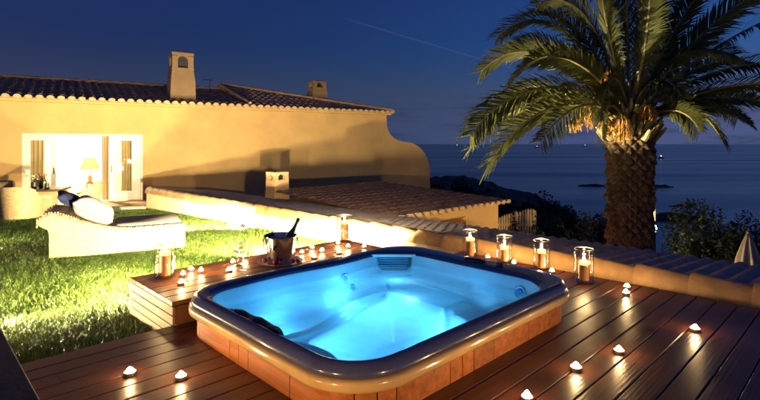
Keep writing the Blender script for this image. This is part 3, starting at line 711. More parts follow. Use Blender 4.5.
# ridge and hip caps
mb = MB(); mb.tube([(-8, 4.0, 3.66), (5.2, 4.0, 3.66)], 0.09, 8); mb.tube([(tp, 4.0, 3.87), (tp+0.25, 4.0, 3.87), (tr, -0.28, 2.70)], 0.085, 8); mb.tube([(tp+0.05, 4.0, 3.87), (tp+0.05, -0.1, 2.78)], 0.06, 8)
mb.build('ridge_tiles', M['roof'], hs, smooth=50)
mb = MB(); u = -8+0.131
while u < tr-0.05:
    r = 0.095
    rs_ = [[(u+r*math.cos(2*math.pi*i/12), yy, 2.655+0.065*math.sin(2*math.pi*i/12)) for i in range(12)] for yy in (-0.37, -0.12)]
    mb.loft(rs_, True, True, True); u += 0.262
mb.build('eave_tiles', M['eave'], hs, smooth=40)
MB().box(-8, tr-0.1, -0.2, -0.003, 2.53, 2.61).build('cornice', M['plaster'], hs)
MB().box(-8, tr-0.05, -0.2, 0.3, 2.622, 2.645).build('soffit', M['plaster'], hs)
def roof_pt(px, d): t = fac(px, 90, d)[0]; return t
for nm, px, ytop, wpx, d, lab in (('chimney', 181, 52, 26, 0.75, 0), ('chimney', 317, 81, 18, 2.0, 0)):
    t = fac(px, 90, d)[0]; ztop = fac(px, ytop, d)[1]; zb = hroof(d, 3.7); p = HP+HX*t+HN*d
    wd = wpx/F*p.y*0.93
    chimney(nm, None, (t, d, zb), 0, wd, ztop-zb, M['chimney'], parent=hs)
# antenna
an_t = fac(210, 90, 3.0)[0]
mb = MB(); mb.tube([(an_t, 3.0, 3.3), (an_t, 3.0, 3.98)], 0.012, 6); mb.tube([(an_t-0.3, 3.0, 3.9), (an_t+0.12, 3.0, 3.93)], 0.01, 6)
for k in range(5): mb.tube([(an_t-0.28+0.09*k, 2.88, 3.9), (an_t-0.28+0.09*k, 3.12, 3.9)], 0.006, 5)
mb.build('antenna', M['dark_metal'], hs)
# glazed doors
def frame_rect(mb, x0, x1, z0, z1, y0, y1, s, bot=None):
    bt_ = bot or s
    mb.box(x0, x0+s, y0, y1, z0, z1); mb.box(x1-s, x1, y0, y1, z0, z1); mb.box(x0+s, x1-s, y0, y1, z1-s, z1); mb.box(x0+s, x1-s, y0, y1, z0, z0+bt_)
fr = MB(); fr.box(-1.49, -1.43, 0.04, 0.2, -0.52, 1.61); fr.box(1.63, 1.69, 0.04, 0.2, -0.52, 1.61); fr.box(-1.43, 1.63, 0.04, 0.2, 1.55, 1.61)
fr.build('door_frame', M['white'], hs)
for x0, x1 in ((-1.42, -0.67), (0.75, 1.5)):
    dm = MB(); frame_rect(dm, x0, x1, -0.5, 1.54, 0.08, 0.13, 0.13, 0.3); dl = dm.build('glazed_door', M['white'], hs)
    MB().box(x0+0.13, x1-0.13, 0.100, 0.106, -0.2, 1.41).build('pane', M['pane'], dl)
    hx = x1-0.05 if x0 < 0 else x0+0.05
    mb = MB(); mb.box(hx-0.015, hx+0.015, 0.045, 0.08, 0.4, 0.6); mb.build('handle', M['dark_metal'], dl)
dm = MB(); dm.box(1.51, 1.625, 0.08, 0.13, -0.5, 1.54); dm.build('door_jamb', M['white'], hs)
# room
rm = MB()
rm.box(-3.2, -3.1, 0.26, 4.6, -0.55, 2.3); rm.box(3.3, 3.4, 0.26, 4.6, -0.55, 2.3); rm.box(-3.1, 3.3, 4.5, 4.6, -0.55, 2.3); rm.box(-3.1, 3.3, 0.26, 4.5, 2.2, 2.3)
rm.build('interior_wall', M['interior'], hs)
MB().box(-3.1, 3.3, 0.26, 4.49, -0.62, -0.525).build('interior_floor', M['interior'], hs)
MB().box(-1.49, 1.69, -0.0, 0.255, -0.6, -0.522).build('threshold', M['wall_white'], hs)
lamp('POINT', 'room_light', (0.2, 2.0, 2.0), 1500, (1.0, 0.80, 0.46), hs, 0.15)
# step block at the wall end
tag(place(MB().box(-0.3, 0.3, -0.2, 0.2, 0, 0.12, 0.01).build('stone_step', M['wall_white']), at(131, 211, -0.5)+Vector((0, 0.1, -0.02)), HT), 'small pale stone step on the terrace at the end of the garden wall', 'step')
def hl(t, d, z=0.0): return HP+HX*t+HN*d+Vector((0, 0, z))
def curtain(px, px2, d, label):
    t0 = fac(px, 150, d)[0]; t1 = fac(px2, 150, d)[0]
    mb = MB(); n = 60; rows = []
    for z, sq_ in ((-0.5, 1.0), (0.2, 0.9), (0.9, 0.94), (1.75, 1.0)):
        rows.append([((t0+t1)/2+(i/n-0.5)*(t1-t0)*sq_, d+0.05*math.sin(i/n*math.pi*2*4)+0.01*math.sin(i*1.7), z) for i in range(n+1)])
    mb.loft(rows, False); back = [[(x, y+0.012, z) for x, y, z in r] for r in rows]; mb.loft(back, False)
    o = mb.build('curtain', M['curtain'], smooth=180, fix=False); place(o, HP, HT); tag(o, label, 'curtain', 'curtains behind the glazed doors')
curtain(27, 45, 0.45, 'tan curtain hanging behind the left closed glazed door')
curtain(102, 109, 0.5, 'narrow gathered curtain at the right side of the door opening')
curtain(121, 133, 0.45, 'tan curtain hanging behind the right glazed door')
# console table and lamp in the room
cd = 2.6; ct0 = fac(86, 180, cd)[0]; ct1 = fac(105, 180, cd)[0]; czt = fac(95, 183, cd)[1]
tb = thing('console_table', 'slim wooden console table under the lamp inside the lit room', 'table', hl((ct0+ct1)/2, cd, -0.525), HT)
hw = (ct1-ct0)/2; hh = czt+0.525
MB().box(-hw, hw, -0.18, 0.18, hh-0.04, hh).build('tabletop', M['midwood'], tb)
for sx_ in (-1, 1):
    for sy_ in (-1, 1): MB().box(sx_*(hw-0.03)-0.025, sx_*(hw-0.03)+0.025, sy_*0.14-0.02, sy_*0.14+0.02, 0, hh-0.04).build('leg', M['midwood'], tb)
MB().box(-hw+0.06, hw-0.06, -0.13, 0.13, hh*0.35, hh*0.35+0.02).build('shelf', M['midwood'], tb)
lt = fac(90, 170, cd)[0]; z1 = fac(90, 158, cd)[1]; z0 = fac(90, 169, cd)[1]
lm = thing('table_lamp', 'lit table lamp with wide tan shade inside the room', 'lamp', hl(lt, cd, czt), HT)
MB().lathe([(0.09, 0), (0.1, 0.03), (0.05, 0.07), (0.07, 0.16), (0.05, 0.24), (0.015, 0.28), (0.012, z1-czt-0.02)], 20).build('base', M['midwood'], lm, smooth=50)
MB().lathe([(0.30, z0-czt), (0.17, z1-czt)], 32).build('lamp_shade', M['shade'], lm, smooth=60)
MB().lathe([(0.02, z0-czt+0.1), (0.045, z0-czt+0.15), (0.02, z0-czt+0.2)], 12, cap1=True).build('bulb', M['warm_glow'], lm, smooth=60)

# ------------------------------------------------------------------ wicker daybed, cushions
sx0 = at(49, 260, -0.226); sx1 = at(185, 249.5, -0.26)
dv = (sx1-sx0); SA = math.atan2(dv.y, dv.x); SLN = math.hypot(dv.x, dv.y)
dbz = -0.25
db = thing('wicker_daybed', 'pale wicker daybed with raised curved head end on the lawn', 'daybed', (sx0.x, sx0.y, dbz), SA)
top = [(-0.13, 0.50), (-0.13, 0.56), (-0.07, 0.615), (0.0, 0.645), (0.10, 0.635), (0.22, 0.585), (0.36, 0.515), (0.52, 0.45), (0.70, 0.40), (0.86, 0.375), (1.0, 0.365)]
prof = [(0.02, 0.03), (0.0, 0.06), (0.0, 0.36), (-0.015, 0.42), (-0.08, 0.46)]+top+[(SLN-0.02, 0.365), (SLN, 0.34), (SLN, 0.05), (SLN-0.02, 0.03)]
mb = MB(); mb.prism(prof, 0.0, 0.9); mb.build('frame', M['wicker'], db)
# woven edging along the front and back top
for y0, y1 in ((-0.02, 0.05), (0.85, 0.92)):
    mb = MB(); pth = [(x, z) for x, z in top]+[(SLN+0.01, 0.37)]
    n = len(pth); dense = []
    for i in range(n-1):
        L0 = math.hypot(pth[i+1][0]-pth[i][0], pth[i+1][1]-pth[i][1]); k = max(1, int(L0/0.03))
        for j in range(k): f = j/k; dense.append((pth[i][0]+(pth[i+1][0]-pth[i][0])*f, pth[i][1]+(pth[i+1][1]-pth[i][1])*f))
    for i, (x, z) in enumerate(dense): mb.box(x-0.011, x+0.011, y0, y1, z-0.045, z+0.014+0.003*(i % 2), 0.004)
    mb.build('woven_edge', M['wicker_edge'], db)
for x in (0.06, SLN-0.06):
    for y in (0.06, 0.84): MB().lathe([(0.022, -0.06), (0.028, 0.04)], 10, (x, y, 0), True, True).build('foot', M['dark_metal'], db)
MB().box(0.78, SLN-0.04, 0.06, 0.84, 0.366, 0.425, 0.02).build('seat_cushion', M['cushion'], db, smooth=40)
def pillow(w, h, t, m, name, label, loc, rot):
    mb = MB(); n = 16; 
    for sgn in (1, -1):
        rows = []
        for j in range(n+1):
            v = -1+2*j/n; row = []
            for i in range(n+1):
                u = -1+2*i/n; th = max(0.0, (1-u**4)*(1-v**4))**0.55; pin = 1-0.10*(u*u*v*v)
                ex = 1-0.06*(1-abs(u)**2) if abs(v) > 0.99 else 1
                row.append((u*w/2*(0.93+0.07*abs(v)**3)*1.0, v*h/2*(0.93+0.07*abs(u)**3), sgn*t/2*th+0.004*math.sin(u*9+v*4)*th))
            rows.append(row)
        mb.loft(rows, False)
    o = mb.build(name, m, smooth=180); o.location = loc; o.rotation_euler = rot; tag(o, label, 'cushion'); return o
def dbl(x, y, z): return Vector((sx0.x, sx0.y, dbz))+Vector((x*math.cos(SA)-y*math.sin(SA), x*math.sin(SA)+y*math.cos(SA), z))
pillow(0.58, 0.58, 0.30, M['stripe'], 'cushion', 'white striped cushion leaning on the head end of the daybed', dbl(0.50, 0.38, 0.60), (0, R(33), SA))
pillow(0.44, 0.44, 0.15, M['navy'], 'cushion', 'navy blue cushion behind the white striped cushion on the daybed', dbl(0.24, 0.45, 0.745), (R(8), R(30), SA+0.15))

# ------------------------------------------------------------------ dining table and wicker armchairs
TZ = -0.52
tp_ = atY(30, 190, 11.2)
tt = thing('dining_table', 'dark topped dining table on a wicker base on the terrace', 'table', (tp_.x-0.15, tp_.y, TZ), HT*0.6)
th_ = 0.80
MB().box(-0.85, 0.85, -0.45, 0.45, th_-0.05, th_, 0.008).build('tabletop', M['darkwood'], tt)
MB().box(-0.78, 0.78, -0.4, 0.4, th_-0.12, th_-0.052).build('apron', M['midwood'], tt)
MB().box(0.22, 0.62, -0.25, 0.25, 0, th_-0.12, 0.01).build('leg', M['wicker_edge'], tt)
MB().box(-0.62, -0.22, -0.25, 0.25, 0, th_-0.12, 0.01).build('leg', M['wicker_edge'], tt)
def armchair(label, loc, rotz):
    c = thing('wicker_armchair', label, 'armchair', loc, rotz, 'wicker armchairs round the dining table')
    n = 36; out = []; inn = []
    def hgt(a): f = abs(a)/R(125); return 0.88-0.30*sst(0.25, 0.95, f)
    rows = [[] for _ in range(6)]
    for i in range(n+1):
        a = R(-125)+R(250)*i/n; cx, sy = math.sin(a), -math.cos(a); r = 0.34; h = hgt(a)
        fl = 1.10
        for k, (rr_, z) in enumerate(((r*0.93, 0.16), (r*1.0, 0.45), (r*fl, h), (r*fl-0.045, h), (r*0.9, 0.45), (r*0.85, 0.16))): rows[k].append((cx*rr_, sy*rr_, z))
    mb = MB(); mb.loft(rows+[rows[0]], False); mb.add([q for r in rows for q in (r[0],)], [(0, 1, 2, 3, 4, 5)]); mb.add([q for r in rows for q in (r[-1],)], [(5, 4, 3, 2, 1, 0)])
    mb.build('shell', M['wicker'], c, smooth=40)
    MB().lathe([(0.30, 0.22), (0.315, 0.40), (0.30, 0.42)], 28, cap0=True, cap1=True).build('seat', M['wicker'], c, smooth=40)
    MB().lathe([(0.27, 0.42), (0.285, 0.45), (0.27, 0.48)], 28, cap1=True).build('seat_cushion', M['darkwood'], c, smooth=40)
    for a in (45, 135, 225, 315): MB().tube([(0.24*math.cos(R(a)), 0.24*math.sin(R(a)), 0), (0.23*math.cos(R(a)), 0.23*math.sin(R(a)), 0.24)], [0.014, 0.02], 8).build('leg', M['dark_metal'], c)
    return c
c1 = armchair('wicker armchair seen from behind, nearest the lawn at the dark table', (at(17, 226, TZ).x, at(17, 226, TZ).y+0.1, TZ), R(15))
c1.scale = (1.12, 1.12, 1.0)
armchair('wicker armchair at the right end of the dark table, near the doors', (atY(85, 190, 12.3).x, 12.3, TZ), R(115))
armchair('wicker armchair cut by the left edge of the picture, beyond the table', (atY(-3, 190, 12.4).x, 12.4, TZ), R(195))
def on_table(px, Y): return Vector(((px-CX)/F*Y, Y, TZ+th_))
def vase(px, Y, h, r, petal, label, nst=7):
    v = thing('flower_vase', label, 'vase', on_table(px, Y), 0, 'flower vases on the dining table')
    MB().lathe([(r*0.8, 0), (r, 0.01), (r*1.05, h*0.6), (r*0.9, h), (r*0.8, h), (r*0.9, h*0.6)], 18, cap0=True).build('vase', M['pot'], v, smooth=50)
    mb = MB(); pb = MB(); lb = MB()
    for k in range(nst):
        a = random.uniform(0, 6.28); s_ = random.uniform(0.2, 1.0); e = Vector((math.cos(a)*0.09*s_, math.sin(a)*0.09*s_, h+random.uniform(0.06, 0.17)))
        mb.tube([(0, 0, h*0.5), e*0.6+Vector((0, 0, 0.05)), e], 0.004, 5)
        for j in range(10):
            d_ = Vector(np.array(rng.normal(0, 1, 3))).normalized()*0.02; q_ = e+d_
            pb.add([q_, q_+Vector(np.array(rng.normal(0, .016, 3))), q_+Vector(np.array(rng.normal(0, .016, 3)))], [(0, 1, 2)])
        for j in range(6):
            q_ = e*random.uniform(0.5, 0.9); lb.add([q_, q_+Vector(np.array(rng.normal(0, .03, 3))), q_+Vector(np.array(rng.normal(0, .03, 3)))], [(0, 1, 2)])
    mb.build('stems', M['leaf'], v); pb.build('petals', petal, v, fix=False); lb.build('leaves', M['leaf'], v, fix=False)
vase(34, 11.2, 0.15, 0.055, M['petal_white'], 'left dark vase with pale blossoms on the dining table')
vase(41, 11.3, 0.17, 0.045, M['petal'], 'tallest dark vase with red flowers in the middle of the dining table')
vase(47, 11.15, 0.13, 0.05, M['petal'], 'right dark vase with red flowers on the dining table', 4)

# ------------------------------------------------------------------ candles
def tealight_proto():
    c = thing('tealight', '', 'tealight', (0, 0, 0), 0, 'lit tealights')
    MB().lathe([(0.019, 0.0), (0.0225, 0.001), (0.0225, 0.018), (0.0215, 0.018), (0.0205, 0.0125)], 20, cap0=True).build('cup', M['foil'], c, smooth=40)
    MB().lathe([(0.0205, 0.0125), (0.012, 0.0142), (0.003, 0.0145)], 20, cap1=True).build('wax', M['glowing_wax'], c, smooth=40)
    MB().lathe([(0.003, 0.0148), (0.010, 0.0165), (0.0135, 0.020), (0.0130, 0.025), (0.0095, 0.031), (0.005, 0.036), (0.0012, 0.039)], 12, cap0=True, cap1=True).build('flame', M['flame'], c, smooth=80)
    lamp('POINT', 'tealight_glow', (0, 0, 0.058), 1.5, WARM, c, 0.012)
    return c
TL = None
def tealight(px, py, z, label, s=1.35):
    global TL
    if TL is None: TL = tealight_proto(); c = TL
    else: c = copy_tree(TL)
    c['label'] = label; c.location = at(px, py, z); k = random.uniform(0.94, 1.08); c.scale = (s*k, s*k, s*random.uniform(0.85, 1.15)); c.rotation_euler = (0, 0, random.uniform(0, 6)); return c
TLS = [(130, 375, 0, 'left of the two lit tealights on the near left deck boards'),
 (181, 379, 0, 'right of the two lit tealights on the near left deck boards'),
 (527, 401, 0, 'lit tealight on the deck nearest the bottom edge of the picture'),
 (576, 370, 0, 'lit tealight on the deck beside the near right corner of the tub skirt'),
 (619, 353, 0, 'lit tealight on the open deck in the middle of the diagonal row'),
 (695, 331, 0, 'rightmost lit tealight alone on the deck boards'),
 (626, 295, 0, 'front one of two lit tealights close together by the coping'),
 (627, 288.5, 0, 'rear one of two lit tealights close together by the coping'),
 (488, 259, 0, 'lit tealight between the first and second glass candle holders behind the tub'),
 (514, 265, 0, 'lit tealight between the second and third glass candle holders behind the tub'),
 (552, 273, 0, 'lit tealight between the third and fourth glass candle holders behind the tub'),
 (181, 285, BZ, 'lit tealight on the bench nearest the tub corner, front of a cluster of four'),
 (183, 277, BZ, 'lit tealight at the left of the cluster of four on the bench'),
 (191, 271, BZ, 'lit tealight at the back of the cluster of four on the bench'),
 (201, 273, BZ, 'lit tealight at the right of the cluster of four on the bench'),
 (233, 264, BZ, 'lit tealight just left of the wine glasses on the bench'),
 (229, 272, BZ, 'lit tealight in front of the wine glasses on the bench edge'),
 (245, 258, BZ, 'lit tealight behind the wine glass stems on the bench'),
 (302, 254, BZ, 'lit tealight right beside the ice bucket on the bench'),
 (312, 249, BZ, 'lit tealight behind the bucket, toward the wall side of the bench'),
 (314, 259, BZ, 'lit tealight on the bench edge just right of the ice bucket'),
 (322, 252, BZ, 'lit tealight halfway between the ice bucket and the tall candle glass'),
 (339, 254, BZ, 'lit tealight on the bench edge before the far tall candle glass'),
 (338, 244.5, BZ, 'lit tealight left of the far tall candle glass on the bench'),
 (348, 248, BZ, 'lit tealight directly in front of the far tall candle glass'),
 (364, 248, BZ, 'lit tealight at the far end corner of the bench')]
for px, py, z, lab in TLS: tealight(px, py, z, lab, 1.35 if z == 0 else 1.25)
def hurricane(px, py, z, label, H_=0.30, r=0.085, lit=5.0, burn=0.62, group='tall glass candle holders'):
    c = thing('candle_holder', label, 'candle holder', at(px, py, z), 0, group)
    MB().lathe([(r*0.98, 0), (r, 0.004), (r, H_-0.004), (r-0.003, H_), (r-0.006, H_-0.004), (r-0.006, 0.018)], 36, cap0=True).build('glass_cylinder', M['glass'], c, smooth=50)
    MB().lathe([(r-0.003, H_-0.006), (r+0.0025, H_-0.002), (r+0.0025, H_+0.004), (r-0.006, H_+0.004), (r-0.006, H_-0.004)], 36).build('glass_lip', M['foil'], c, smooth=60)
    MB().lathe([(r-0.008, 0.003), (r-0.008, 0.016)], 36, cap0=True, cap1=True).build('glass_base', M['glass'], c, smooth=40)
    ph = H_*burn; pr = r*0.50
    cd_ = MB().lathe([(pr, 0.017), (pr*1.02, 0.03), (pr, ph-0.03)], 24).build('candle', M['wax'], c, smooth=50)
    MB().lathe([(pr, ph-0.03), (pr*0.99, ph), (pr*0.85, ph-0.004), (pr*0.5, ph-0.015)], 24, cap1=True).build('molten_top', M['warm_glow'], cd_, smooth=50)
    MB().lathe([(0.002, ph-0.004), (0.010, ph+0.008), (0.0125, ph+0.02), (0.009, ph+0.036), (0.003, ph+0.052), (0.0006, ph+0.06)], 8, cap0=True, cap1=True).build('flame', M['flame'], c, smooth=80)
    lamp('POINT', 'candle_glow', (0, 0, ph+0.075), lit, WARM, c, 0.015)
    return c
hurricane(470, 256.5, 0, 'first tall glass candle holder from the left in the row behind the tub', 0.30, 0.088, burn=0.72)
hurricane(504.5, 262, 0, 'second tall glass candle holder from the left, with a low red candle, behind the tub', 0.285, 0.085, burn=0.60)
hurricane(541.5, 269, 0, 'third tall glass candle holder from the left in the row behind the tub', 0.30, 0.083, burn=0.66)
hurricane(584, 281.5, 0, 'rightmost tall glass candle holder, beside the tub corner on the deck', 0.31, 0.086, burn=0.62)
for i, (x, y) in enumerate(((-0.62, 1.60), (0.62, 1.66), (-1.12, 1.76))):  # added candle holders out of view, warm fill for rim and bench
    c = hurricane(500, 330, 0, 'added unseen tall glass candle holder on the near deck, warm fill for the tub rim', lit=14.0)
    c.location = (x, y, 0)
hurricane(165, 277, BZ, 'tall glass candle holder on the near left end of the bench', 0.29, 0.088, burn=0.75)
hurricane(344.5, 240.5, BZ, 'tall glass candle holder at the far end of the bench by the wall', 0.29, 0.09, burn=0.78)

# ------------------------------------------------------------------ ice bucket, bottle, fruit, glasses on the bench
bp_ = at(280.5, 262, BZ)
tag(place(MB().lathe([(0.0, 0.004), (0.19, 0.004), (0.215, 0.014), (0.218, 0.013), (0.19, 0.0)], 40, cap1=True).build('serving_tray', M['foil'], smooth=40), bp_), 'round steel tray under the ice bucket on the bench', 'tray')
bk = thing('ice_bucket', 'polished steel ice bucket with ring handles on the bench', 'bucket', bp_+Vector((0, 0, 0.008)), R(10))
MB().lathe([(0.12, 0), (0.125, 0.004), (0.150, 0.235), (0.158, 0.24), (0.160, 0.247), (0.155, 0.252), (0.146, 0.247), (0.12, 0.02)], 48, cap0=True, cap1=True).build('body', M['chrome'], bk, smooth=40)
for sx_ in (-1, 1):
    mb = MB(); mb.tube([(sx_*0.16+0.03*math.sin(a)*0.0, 0.035*math.cos(a), 0.19+0.035*math.sin(a)) for a in np.linspace(0, 2*math.pi, 17)], 0.005, 6, False); h_ = mb.build('handle', M['chrome'], bk, smooth=60)
MB().lathe([(0.0, 0.205), (0.143, 0.2)], 24).build('ice', M['rubber'], bk)
hb_ = MB().tube([(-0.045, -0.150, 0.17), (-0.05, -0.168, 0.15), (-0.045, -0.165, 0.12)], 0.012, 8).build('handle', M['dark_metal'], bk, smooth=60)
bo = thing('champagne_bottle', 'green champagne bottle leaning out of the ice bucket', 'bottle', bp_+Vector((0.02, 0.03, 0.09)), 0)
bo.rotation_euler = (R(-8), R(24), 0)
MB().lathe([(0.04, 0), (0.043, 0.01), (0.043, 0.15), (0.040, 0.18), (0.026, 0.225), (0.0175, 0.25)], 24, cap0=True).build('body', M['bottle'], bo, smooth=60)
MB().lathe([(0.0185, 0.248), (0.016, 0.29), (0.0155, 0.31), (0.019, 0.312), (0.019, 0.325), (0.0165, 0.328), (0.018, 0.345), (0.012, 0.352)], 20, cap1=True).build('foil', M['foil_dark'], bo, smooth=60)
MB().lathe([(0.0432, 0.06), (0.0432, 0.14)], 24).build('label', M['petal_white'], bo, smooth=60)
for i, (dx, dy, lab) in enumerate(((-0.135, -0.09, 'pair of red strawberries at the left foot of the ice bucket'), (-0.02, -0.168, 'red strawberries at the front foot of the ice bucket'), (0.13, -0.105, 'red strawberries at the right foot of the ice bucket'))):
    for j in range(2):
        r = 0.026-0.003*j
        o = MB().lathe([(0.004, 0), (r*0.7, r*0.35), (r, r*1.0), (r*0.85, r*1.55), (r*0.3, r*1.8)], 16, cap0=True, cap1=True).build('strawberry', M['berry'], smooth=60)
        o.location = bp_+Vector((dx+0.045*j, dy+0.012*j, 0.012)); o.rotation_euler = (0.3*j, 0.2, j)
        tag(o, lab, 'strawberry', lab)
def wineglass(px, py, label, s=1.0):
    g_ = thing('wine_glass', label, 'wine glass', at(px, py, BZ), 0, 'wine glasses on the bench')
    MB().lathe([(0.0, 0.002), (0.034, 0.002), (0.036, 0.004), (0.006, 0.012)], 24).build('foot', M['crystal'], g_, smooth=60)
    MB().lathe([(0.006, 0.012), (0.0042, 0.05), (0.0045, 0.095)], 12).build('stem', M['crystal'], g_, smooth=60)
    MB().lathe([(0.0045, 0.095), (0.03, 0.108), (0.044, 0.14), (0.045, 0.17), (0.038, 0.215), (0.0365, 0.215), (0.0435, 0.17), (0.0425, 0.14), (0.028, 0.11)], 28).build('bowl', M['crystal'], g_, smooth=60)
    g_.scale = (s, s, s)
wineglass(243.5, 270, 'wine glass standing nearest on the bench left of the ice bucket', 1.15)
wineglass(238, 265, 'wine glass just behind and left of the other one on the bench', 1.05)

# ------------------------------------------------------------------ garden floodlights
def floodlight(loc, aim, energy, label, cone=150, blend=0.5, radius=0.045, s=1.0, col=FLOOD):
    f = thing('garden_floodlight', label, 'floodlight', loc, 0, 'garden floodlights')
    d_ = (Vector(aim)-Vector(loc)); az = math.atan2(d_.y, d_.x); f.rotation_euler = (0, 0, az); f.scale = (s, s, s)
    MB().tube([(0, 0, min(-0.05, -0.3-loc[2])), (0, 0, 0.07)], 0.009, 8).build('spike', M['dark_metal'], f)
    rs_ = [[(x, r*math.cos(t), 0.09+r*math.sin(t)) for t in np.linspace(0, 2*math.pi, 20, endpoint=False)] for x, r in ((-0.06, 0.02), (-0.05, 0.035), (0.02, 0.042), (0.024, 0.038))]
    MB().loft(rs_, True, True, False).build('housing', M['dark_metal'], f, smooth=50)
    rs_ = [[(x, r*math.cos(t), 0.09+r*math.sin(t)) for t in np.linspace(0, 2*math.pi, 20, endpoint=False)] for x, r in ((0.018, 0.037), (0.022, 0.02))]
    MB().loft(rs_, True, False, True).build('lens', M['lens'], f)
    l = lamp('SPOT', 'flood_beam', (0.04, 0, 0.09), energy, col, f, radius, cone=cone, blend=blend)
    w_ = Matrix.Rotation(-az, 3, 'Z') @ d_; l.rotation_euler = (w_.normalized()).to_track_quat('-Z', 'Y').to_euler()
    return f
def lw(p): return Vector((p.x, p.y, lawn_z(p.x, p.y)))
f1 = lw(at(243, 229, -0.3)); floodlight(f1, hl(2, 0, 1.2), 2200, 'small garden floodlight glaring on the lawn before the wall', 160)
f2 = Vector((-1.25, 6.45, -0.075)); floodlight(f2, hl(6.5, 0, 2.4), 3000, 'garden floodlight hidden on the lawn behind the ice bucket, facing the wall', 165)
f3 = D(-4.64, 2.0); f3.z = -0.12; floodlight(f3, Vector((-4.8, 5.6, 0.0)), 2600, 'garden floodlight low behind the bench, facing the daybed', 172)
f7 = D(-5.05, 0.52); f7.z = -0.14; floodlight(f7, D(-3.6, 1.25, 0.05), 330, 'added unseen floodlight on the near lawn at left, fill for grass and bench side', 150)  # added out of view to brighten near grass and bench side
f8 = lw(Vector((-6.55, 7.0, 0))); floodlight(f8, Vector((-4.6, 8.4, -0.2)), 620, 'added unseen floodlight on the farther lawn, level with the daybed, fill for the grass', 150)  # added out of view to brighten the grass left of the daybed
f5 = lw(Vector((-3.84, 8.55, 0))); floodlight(f5, Vector((-4.75, 11.9, -0.1)), 2700, 'garden floodlight hidden behind the daybed, washing the garden wall', 130)
f6 = Vector((-0.60, 6.72, -0.30)); floodlight(f6, Vector((2.1, 7.3, 1.15)), 6500, 'garden floodlight at the wall foot aimed over the coping at the palm', 42, 1.0)
f4 = Vector((-0.452, 6.16, 0.27)); floodlight(f4, hl(7.5, 0, 0.6), 800, 'garden floodlight on a tall spike between the far candle glass and the wall', 160)

# ------------------------------------------------------------------ palm tree
PY = 7.6; PX = (630-CX)/F*PY; PR = 0.315
palm = thing('palm_tree', 'stout date palm with arching fronds and hanging fruit beyond the roof', 'palm', (PX, PY, -3.0), 0)
def pl(px, py, dy=0.0): p = atY(px, py, PY+dy); return Vector((p.x-PX, p.y-PY, p.z+3.0))
zt = pl(630, 134).z
vs = []; fs = []; nu, nv = 168, 260
for j in range(nv+1):
    z = zt*j/nv; 
    for i in range(nu):
        t = 2*math.pi*i/nu
        # interlocking diamond leaf scars
        a = t*14/(2*math.pi); c = z/0.155
        p1 = (a+c) % 1.0; p2 = (a-c) % 1.0
        d1 = min(p1, 1-p1); d2 = min(p2, 1-p2); e = min(d1, d2)
        hsh = mn.noise(Vector((math.floor(a+c)*3.71, math.floor(a-c)*5.13, 0.5)))
        boss = sst(0.02, 0.26, e)*(0.042+0.05*hsh)+(0.03+0.03*hsh)*(1-((c*1.0+a) % 1.0))*sst(0.02, 0.1, e)
        nz = mn.noise(Vector((math.cos(t)*5, math.sin(t)*5, z*6)))*0.02+mn.noise(Vector((math.cos(t)*22, math.sin(t)*22, z*26)))*0.010
        fl = 0.03*sst(zt-0.5, zt, z)
        r = PR-0.035+boss+nz+fl; vs.append((r*math.cos(t), r*math.sin(t), z))
for j in range(nv):
    for i in range(nu): fs.append((j*nu+i, j*nu+(i+1) % nu, (j+1)*nu+(i+1) % nu, (j+1)*nu+i))
MB().add(vs, fs).build('trunk', M['trunk'], palm, smooth=60, fix=False)
# leaf-base boot at the top of the trunk
mb = MB(); rb = random.Random(5)
for k in range(70):
    a = k*2.39996; f = k/70; z = zt-0.15+0.45*f; r0 = PR*(0.9-0.55*f); 
    e0 = Vector((r0*math.cos(a), r0*math.sin(a), z)); e1 = Vector(((r0+0.22)*math.cos(a), (r0+0.22)*math.sin(a), z+0.20+0.1*f))
    mb.tube([e0*1.0, (e0+e1)/2+Vector((0, 0, -0.02)), e1], [0.06, 0.045, 0.02], 6)
mb.build('leaf_bases', M['rachis'], palm, smooth=50)
def frond(p0, p1, p2, p3, wid=0.36, seed=0, nl=120):
    rr = random.Random(seed)
    def bz(t): return p0*(1-t)**3+p1*3*t*(1-t)**2+p2*3*t*t*(1-t)+p3*t**3
    N = 26; pts = [bz(i/N) for i in range(N+1)]
    mb = MB(); mb.tube(pts, [0.024*(1-i/N)**0.8+0.003 for i in range(N+1)], 6)
    fr_ = mb.build('frond', M['rachis'], palm, smooth=60)
    lb = MB(); roll = R(rr.uniform(28, 62))*rr.choice((-1, 1)); cr_, sr_ = math.cos(roll), math.sin(roll)
    for i in range(nl):
        t = 0.10+0.90*i/nl+rr.uniform(-.004, .004); t = min(t, 0.998)
        p = bz(t); tg = (bz(min(1, t+0.01))-bz(max(0, t-0.01))).normalized()
        side = tg.cross(Vector((0, 0, 1)))
        if side.length < 0.15: side = tg.cross(Vector((0.3, 1, 0.1)))
        side.normalize(); up = side.cross(tg).normalized()
        side, up = side*cr_+up*sr_, up*cr_-side*sr_
        ln = 1.2*wid*(0.35+0.65*sst(0.08, 0.35, t))*(1-0.40*sst(0.7, 1.0, t))*rr.uniform(0.85, 1.1)
        for sg in (-1, 1):
            d = (tg*rr.uniform(0.75, 1.0)+side*sg*rr.uniform(0.55, 0.8)+up*rr.uniform(0.05, 0.32)).normalized()
            m1 = p+d*ln*0.55+Vector((0, 0, -0.02*ln)); tip = p+d*ln+Vector((0, 0, -ln*rr.uniform(0.05, 0.30)))
            wv = d.cross(up+side*0.4*sg).normalized()*0.0125*(0.7+ln)
            lb.add([p-wv*0.6, p+wv*0.6, m1+wv, m1-wv, tip], [(0, 1, 2, 3), (3, 2, 4)])
    lb.build('leaflets', M['frond'], fr_, fix=False)
    return fr_
C0 = pl(632, 112)
